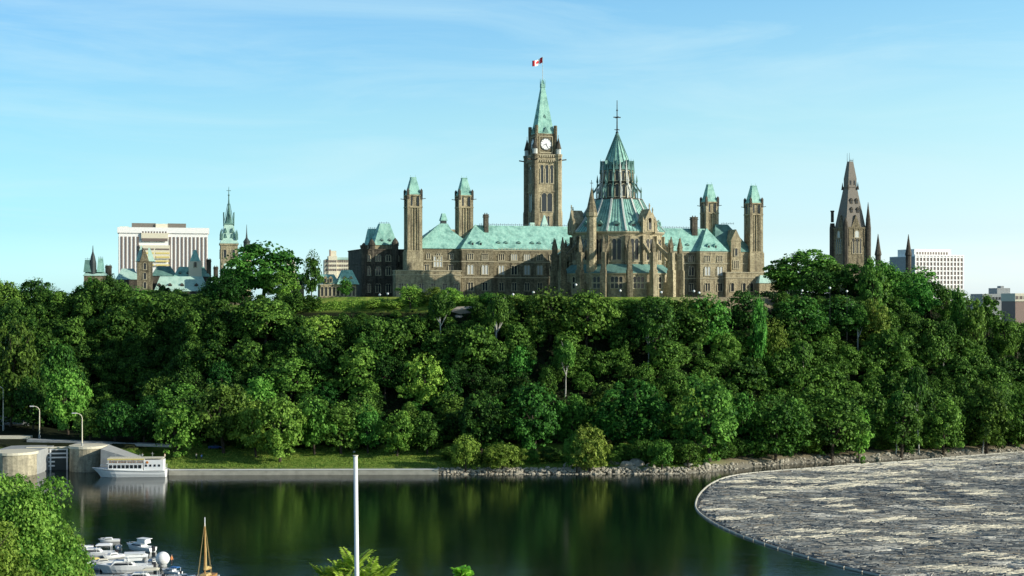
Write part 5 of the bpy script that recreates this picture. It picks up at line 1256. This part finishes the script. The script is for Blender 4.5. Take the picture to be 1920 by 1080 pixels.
motorboat(322, 1076, 4.2, -30, 'little boat with blue canopy beside the round white float', canopy='blue')
motorboat(268, 1090, 7.0, 4, 'white motor yacht cut off by the bottom edge', canopy='cream')
motorboat(152, 1030, 4.6, 35, 'small white runabout closest to the olive green tree')
motorboat(290, 1056, 4.2, 60, 'short white dinghy with grey cabin between the tall cruiser and the round float', 'gray_conc')
motorboat(160, 1066, 6.2, -12, 'white cruiser with yellow canopy low beside the olive green tree', canopy='yellow')
motorboat(214, 1046, 4.4, 48, 'white boat wedged between the cuddy boat and the tall cruiser')
motorboat(346, 1086, 4.0, 20, 'last small white boat right of the blue canopied one')
x, y = wd(300, 1084)
q = MB(); 
for i in range(9): q.box(x-18+i*3.2,x-15.1+i*3.2,y-1,y+1,.1,.45)
o = q.build('floating_dock', M['gray_conc']); tag(o, 'grey floating dock planks beneath the marina boats', 'dock')
x, y = wd(305, 1062); e = empty('round_float', (x, y, 0), 0, 'big round white ball float right of the marina cruisers', 'float'); q = MB(); q.ball((0,0,1.45),1.3,None,None,24,16); q.build('ball', M['white'], e, smooth=True); q = MB(); q.ring(0,0,[(.8,-.2),(.8,.3),(.5,.45)],14); q.build('collar', M['gray_conc'], e)
person(x+2.2, y-2.4, .8, 'orange', 'person in orange top standing in the little boat with the blue canopy', 'people in the marina', rz=1)
# sailing boat with wooden mast
x, y = wd(384, 1090); e = empty('sailing_boat', (x, y, 0), R(80), 'wooden sailing boat with brown mast and furled tan sail at the bottom edge', 'sailing boat')
q, _ = hull(7.0, 2.3, -.3, .9, 1.2, .5, 10); q.build('hull', M['wood'], e); q = MB(); q.fr(.3,0,.85,1.35,1.3,.7,1.1,.55); q.build('cabin', M['canvas'], e)
zt1 = zy(970, y); q = MB(); q.tube((0,0,.5),(0,0,zt1-1.6),.13,.10,8); o = q.build('mast', M['wood'], e); q = MB(); q.tube((0,0,zt1-1.6),(0,0,zt1),.10,.08,8); q.build('mast_head', M['white'], o)
q = MB(); q.tube((0,0,1.9),(3.0,0,1.7),.07,.06); q.build('boom', M['wood'], e)
q = MB(); q.path([(.1,0,2.1),(1.5,.05,2.15),(2.9,0,1.9)],[.3,.34,.16],8); q.path([(.16,.02,2.0),(.3,0,5.5),(.12,0,zt1-2.2)],[.34,.2,.06],6); q.build('furled_sail', M['canvas'], e)
for p_ in ((-3.4,0,1.2),(3.3,0,.95),(0,1.15,1.0),(0,-1.15,1.0)): q = MB(); q.tube(p_,(0,0,zt1-.8),.035,.03,4); q.build('stay', M['canvas'], e)

# ---- log boom
BP = [(1960,846),(1920,848),(1800,857),(1700,866),(1560,876),(1450,884),(1372,892),(1336,905),(1312,925),(1303,945),(1306,958),(1322,972),(1352,990),(1400,1010),(1500,1043),(1640,1080),(1760,1104),(1960,1130)]
bw = [wd(*p) for p in BP]
# smooth the outline
def chaikin(p, n=2):
    for _ in range(n):
        q_ = [p[0]]
        for i in range(len(p)-1):
            a, b_ = p[i], p[i+1]; q_ += [(a[0]*.75+b_[0]*.25,a[1]*.75+b_[1]*.25),(a[0]*.25+b_[0]*.75,a[1]*.25+b_[1]*.75)]
        p = q_+[p[-1]]
    return p
bw = chaikin(bw); BW = np.array(bw)
m, n, b = nt('floating_bark'); v = coords(n)
f1 = ramp(n, noise(n, coords(n,(.35,2.2,1)), .9, 10, .75, .8), [(.36,0.0),(.62,1.0)])
c = mixc(n, f1, (0.02,0.03,0.032), (0.16,0.18,0.18)); big = ramp(n, noise(n, coords(n,(.03,.09,1)), 1.0, 5, .6, 1.2), [(.5,0.0),(.64,1.0)])
c = mixc(n, big, c, (0.26,0.25,0.21)); n.links.new(c, b.inputs['Base Color']); b.inputs['Roughness'].default_value = .8; bump(n, b, f1, .15, .8)
q = MB(); q.slab([tuple(p) for p in bw], -.15, .06); o = q.build('log_raft_mat', m); tag(o, 'grey mat of bark and loose pulp logs filling the boom', 'log mat', kind='stuff')
from bisect import bisect
def inside(X, Y_):
    c_ = np.zeros(len(X), bool); n_ = len(BW); j = n_-1
    for i in range(n_):
        xi, yi = BW[i]; xj, yj = BW[j]
        k = ((yi > Y_) != (yj > Y_)) & (X < (xj-xi)*(Y_-yi)/(yj-yi+1e-12)+xi); c_ ^= k; j = i
    return c_
k = 62000; X = rng.uniform(BW[:,0].min(), BW[:,0].max(), k); Yl = rng.uniform(BW[:,1].min(), BW[:,1].max(), k); kp = inside(X, Yl); X = X[kp]; Yl = Yl[kp]; k = len(X)
swirl = np.sin(X*.035+Yl*.02)*.35+np.sin(Yl*.06)*.25
ang = swirl+rng.normal(size=k)*.6+np.where(rng.random(k) < .12, rng.uniform(0,3.1,k), 0)
L = rng.uniform(.6,2.3,k); rad = rng.uniform(.07,.17,k)
dx, dy = np.cos(ang), np.sin(ang)
ok = inside(X+dx*(L+1.2), Yl+dy*(L+1.2)) & inside(X-dx*(L+1.2), Yl-dy*(L+1.2)) & inside(X, Yl+1.0) & inside(X, Yl-1.0)
X, Yl, ang, L, rad, dx, dy = (q_[ok] for q_ in (X, Yl, ang, L, rad, dx, dy)); k = len(X); zc = .07+rng.random(k)*.10
cs = []
for (e_, a, zz_) in ((-1,-1,0),(-1,1,0),(-1,0,1),(1,-1,0),(1,1,0),(1,0,1)):
    cs.append(np.stack([X+dx*L*e_-dy*rad*a, Yl+dy*L*e_+dx*rad*a, zc+rad*1.5*zz_-.02], 1))
v = np.stack(cs, 1).reshape(-1,3); base = (np.arange(k)*6)[:,None]
f = np.concatenate([base+np.array([[0,3,5,2]]), base+np.array([[4,1,2,5]])])
pt_ = np.sin(X*.13+2*np.sin(Yl*.05))*np.sin(Yl*.21+1.5*np.sin(X*.06))+.5*np.sin(X*.31+Yl*.17)*np.sin(Yl*.4-X*.1)
t = np.clip(rng.random(k)**1.5*.75+.5*(pt_ > .86)+.34*smooth(-22,-6,Yl-np.interp(X,[40,90,130,170],[418,446,462,484]))*(rng.random(k)<.7), 0, 1)
m, n, b = nt('log_bark'); a_ = n.nodes.new('ShaderNodeAttribute'); a_.attribute_name = 'tint'; n.links.new(ramp(n, a_.outputs['Fac'], [(0,(.07,.085,.09)),(.25,(.22,.235,.23)),(.36,(.28,.23,.16)),(.5,(.33,.34,.32)),(.7,(.52,.49,.40)),(1,(.84,.79,.66))]), b.inputs['Base Color']); b.inputs['Roughness'].default_value = .75
o = inst('floating_logs', quads('floating_logs', v, f, m, tint=np.concatenate([t,t]))); tag(o, 'countless grey and tan pulp logs floating packed inside the boom', 'logs', kind='stuff')
# pale bundles that stand out
LM = plain('peeled_log', (0.66,0.60,0.46), .75, var=.4, scale=2.5)
bund = [(1385,905,60),(1410,915,90),(1450,898,110),(1500,905,90),(1560,900,120),(1620,893,110),(1680,888,90),(1480,918,70),(1540,916,100),(1600,911,80),(1650,905,90),(1700,900,60),(1355,957,40),(1395,935,60),(1450,925,40),(1560,938,70),(1573,950,42),(1700,926,60),(1710,918,30),(1790,909,40),(1850,897,70),(1880,900,60),(1830,922,80),(1850,928,60),(1800,953,80),(1730,938,60),
  (1690,975,60),(1640,978,40),(1500,997,30),(1545,1008,50),(1660,1013,60),(1680,1015,50),(1590,999,90),(1730,1020,40),(1790,998,70),(1820,991,110),(1880,990,80),(1905,1050,50),(1770,1066,90),(1830,1070,90),(1890,1074,80),(1760,880,70),(1800,874,60),(1840,886,60),(1900,870,60),(1430,970,40),(1370,975,40),(1610,960,50),(1870,965,50),(1910,975,40),(1840,1042,60),(1470,1010,40),(1700,1003,30),(1560,882,140),(1650,874,140),(1750,868,120),(1830,862,90)]
wv_ = ['wide','narrow','long','short','ragged','compact','loose','tapering']
from collections import Counter
for i, (px, py, w_) in enumerate(bund):
    x, y = wd(px, py); W_ = w_/F*y; q = MB(); r = random.Random(i)
    nl = int(14+W_*5)
    for k_ in range(nl):
        u = (k_/nl-.5); lx_ = u*W_+r.uniform(-.8,.8); ly = r.gauss(0,1.0)*(1.15-abs(u)*1.9)*(1+W_*.09); L_ = r.uniform(1.0,2.6); a = r.gauss(.1,.5)
        q.tube((lx_-math.cos(a)*L_,ly-math.sin(a)*L_,.22),(lx_+math.cos(a)*L_,ly+math.sin(a)*L_,.22+r.uniform(0,.1)),r.uniform(.08,.16),None,5)
    o = q.build('log_bundle', LM, None, (x,y,0), r.uniform(-.12,.16))
    row = 'near the far shore' if py < 900 else 'in the far half' if py < 930 else 'in the middle' if py < 985 else 'near open water' if py < 1030 else 'at the bottom edge'
    hz = 'at the rounded tip' if px < 1420 else 'left of centre' if px < 1580 else 'at centre' if px < 1720 else 'right of centre' if px < 1830 else 'by the right edge'
    tag(o, f'{wv_[i%8]} bundle of pale peeled logs {row}, {hz}', 'log bundle', 'pale log bundles in the boom')
cnt = Counter()
LBo = [o for o in bpy.data.objects if o.name.startswith('log_bundle')]; cc = Counter(o['label'] for o in LBo); se_ = Counter()
for o in sorted(LBo, key=lambda o: o.location.x/o.location.y):
    l = o['label']
    if cc[l] > 1: se_[l] += 1; o['label'] = l.replace('bundle of pale peeled', ['first','second','third','fourth'][se_[l]-1]+' bundle of pale')
q = MB()
for i in range(len(bw)-1):
    a, b_ = bw[i], bw[i+1]; n_ = max(1, int(math.dist(a,b_)/6))
    for j in range(n_):
        t0, t1 = j/n_, (j+.94)/n_; q.tube((a[0]+(b_[0]-a[0])*t0,a[1]+(b_[1]-a[1])*t0,.16),(a[0]+(b_[0]-a[0])*t1,a[1]+(b_[1]-a[1])*t1,.16),.24,.22,6)
o = q.build('log_boom', plain('boom_timber',(0.55,0.52,0.43),.8)); tag(o, 'chained timber boom curving round the edge of the log raft', 'boom')

# ---- foreground: pole, bright sprays, big tree
Y = 40; x = (668-960)/F*Y
e = empty('white_pole', (x, Y, float(nearland(x,Y))), 0, 'tall plain white pole standing alone before the dark water', 'pole')
zb_ = e.location.z; q = MB(); q.tube((.08,0,-.3),(-.02,0,zy(855,Y)-zb_),.075,.056,14); q.build('shaft', M['white'], e, smooth=True); q = MB(); q.ring(-.02,0,[(.075,zy(855,Y)-zb_),(.07,zy(853.5,Y)-zb_)],14); q.build('cap', M['cream'], e)
q = MB(); q.ring(.05,0,[(.2,-.1),(.2,.06),(.12,.1)],14); q.build('base', M['gray_conc'], e)
def frond(q, p0, d, L, r, leafL=.17):
    """arching stem with paired leaflets"""
    n_ = 13; p = Vector(p0); d = Vector(d).normalized(); pts = [p.copy()]
    for i in range(n_):
        d = (d+Vector((0,0,-.055))).normalized(); p = p+d*L/n_; pts.append(p.copy())
    side = d.cross(Vector((0,0,1))).normalized()
    for i in range(2, n_+1):
        u = i/n_; ll = leafL*(1-.55*abs(u-.45)*1.6); dd = (pts[i]-pts[i-1]).normalized()
        for sg in (-1,1):
            a = pts[i]; t_ = a+(side*sg*.85+dd*.55+Vector((0,0,-.18+r.uniform(-.12,.12))))*ll; wv2 = dd*ll*.22
            m1 = a.lerp(t_,.5)+Vector((0,0,.012))
            q.add([a,m1-wv2,t_,m1+wv2],[(0,1,2,3)])
    return pts
def spray(px, py, Y, heads, label, L=.5, nf=9, lf=.12):
    x = (px-960)/F*Y; z0 = float(nearland(x,Y)); e = empty('sumac_sapling', (x,Y,z0), 0, label, 'sapling')
    r = random.Random(int(px)); st = MB(); q = MB()
    for (hx, hy, dy) in heads:
        bx_ = (hx-px)/F*Y; bz_ = zy(hy, Y)-z0
        st.path([(0,0,-.2),(bx_*.4,dy*.5,bz_*.5),(bx_,dy,bz_)],[.022,.016,.008],6)
        for k_ in range(nf):
            an = 6.283*k_/nf+r.uniform(-.4,.4); up = r.uniform(.5,2.2)
            pts = frond(q, (bx_, dy, bz_-r.uniform(0,.08)), (math.cos(an), math.sin(an), up), L*r.uniform(.6,1.1), r, lf)
            st.path(pts, [.006]*len(pts), 4)
    st.build('stem', M['bark'], e)
    o = q.build('leaves', M['leaf_near'], e); a = o.data.attributes.new('tint','FLOAT','FACE'); a.data.foreach_set('value', np.random.default_rng(3).random(len(o.data.polygons)).astype(np.float32)); return e
spray(660, 1050, 43, [(664,1066,0),(640,1084,.4),(690,1088,-.2),(612,1094,.2),(716,1088,.5),(655,1100,-.4),(628,1098,.2),(702,1100,.1)], 'bright green feathery sapling top behind the foot of the white pole', .78, 9, .25)
spray(868, 1070, 18, [(866,1076,0),(872,1084,.1)], 'tiny yellow green leafy tip poking up at the bottom centre', .13, 7)
spray(905, 1080, 18, [(905,1090,0)], 'lowest leaf tip right beside the tiny yellow green one', .12, 6)
# the big near tree
def bigtree(px, top, Y, w, name, label, seed, sx=1):
    x = (px-960)/F*Y; z = float(nearland(x,Y)); v_, f_, t_ = crown(seed, 'round', 190, 430, .105)
    e = empty(name, (x,Y,z), 0, label, 'tree'); wm_ = w/F*Y; h = zy(top,Y)-z; e.scale = (wm_/8.6, wm_/8.6, h/10)
    inst('crown', quads('crown', v_, f_, M['leaf_bright'], tint=t_), e); inst('trunk', TRUNK[('round',0)], e)
bigtree(22, 893, 128, 262, 'near_tree', 'large bright green tree in the near lower left corner', 501)
bigtree(120, 985, 150, 95, 'near_tree', 'smaller olive green tree at the right side of the large near one', 502)
bigtree(-60, 960, 110, 230, 'near_tree', 'green tree cut off by the left edge in the near corner', 503)

for o in bpy.data.objects:
    if o.parent is None and 'label' in o.keys() and len(o['label'].split()) > 16: print('LONG', len(o['label'].split()), o['label'])
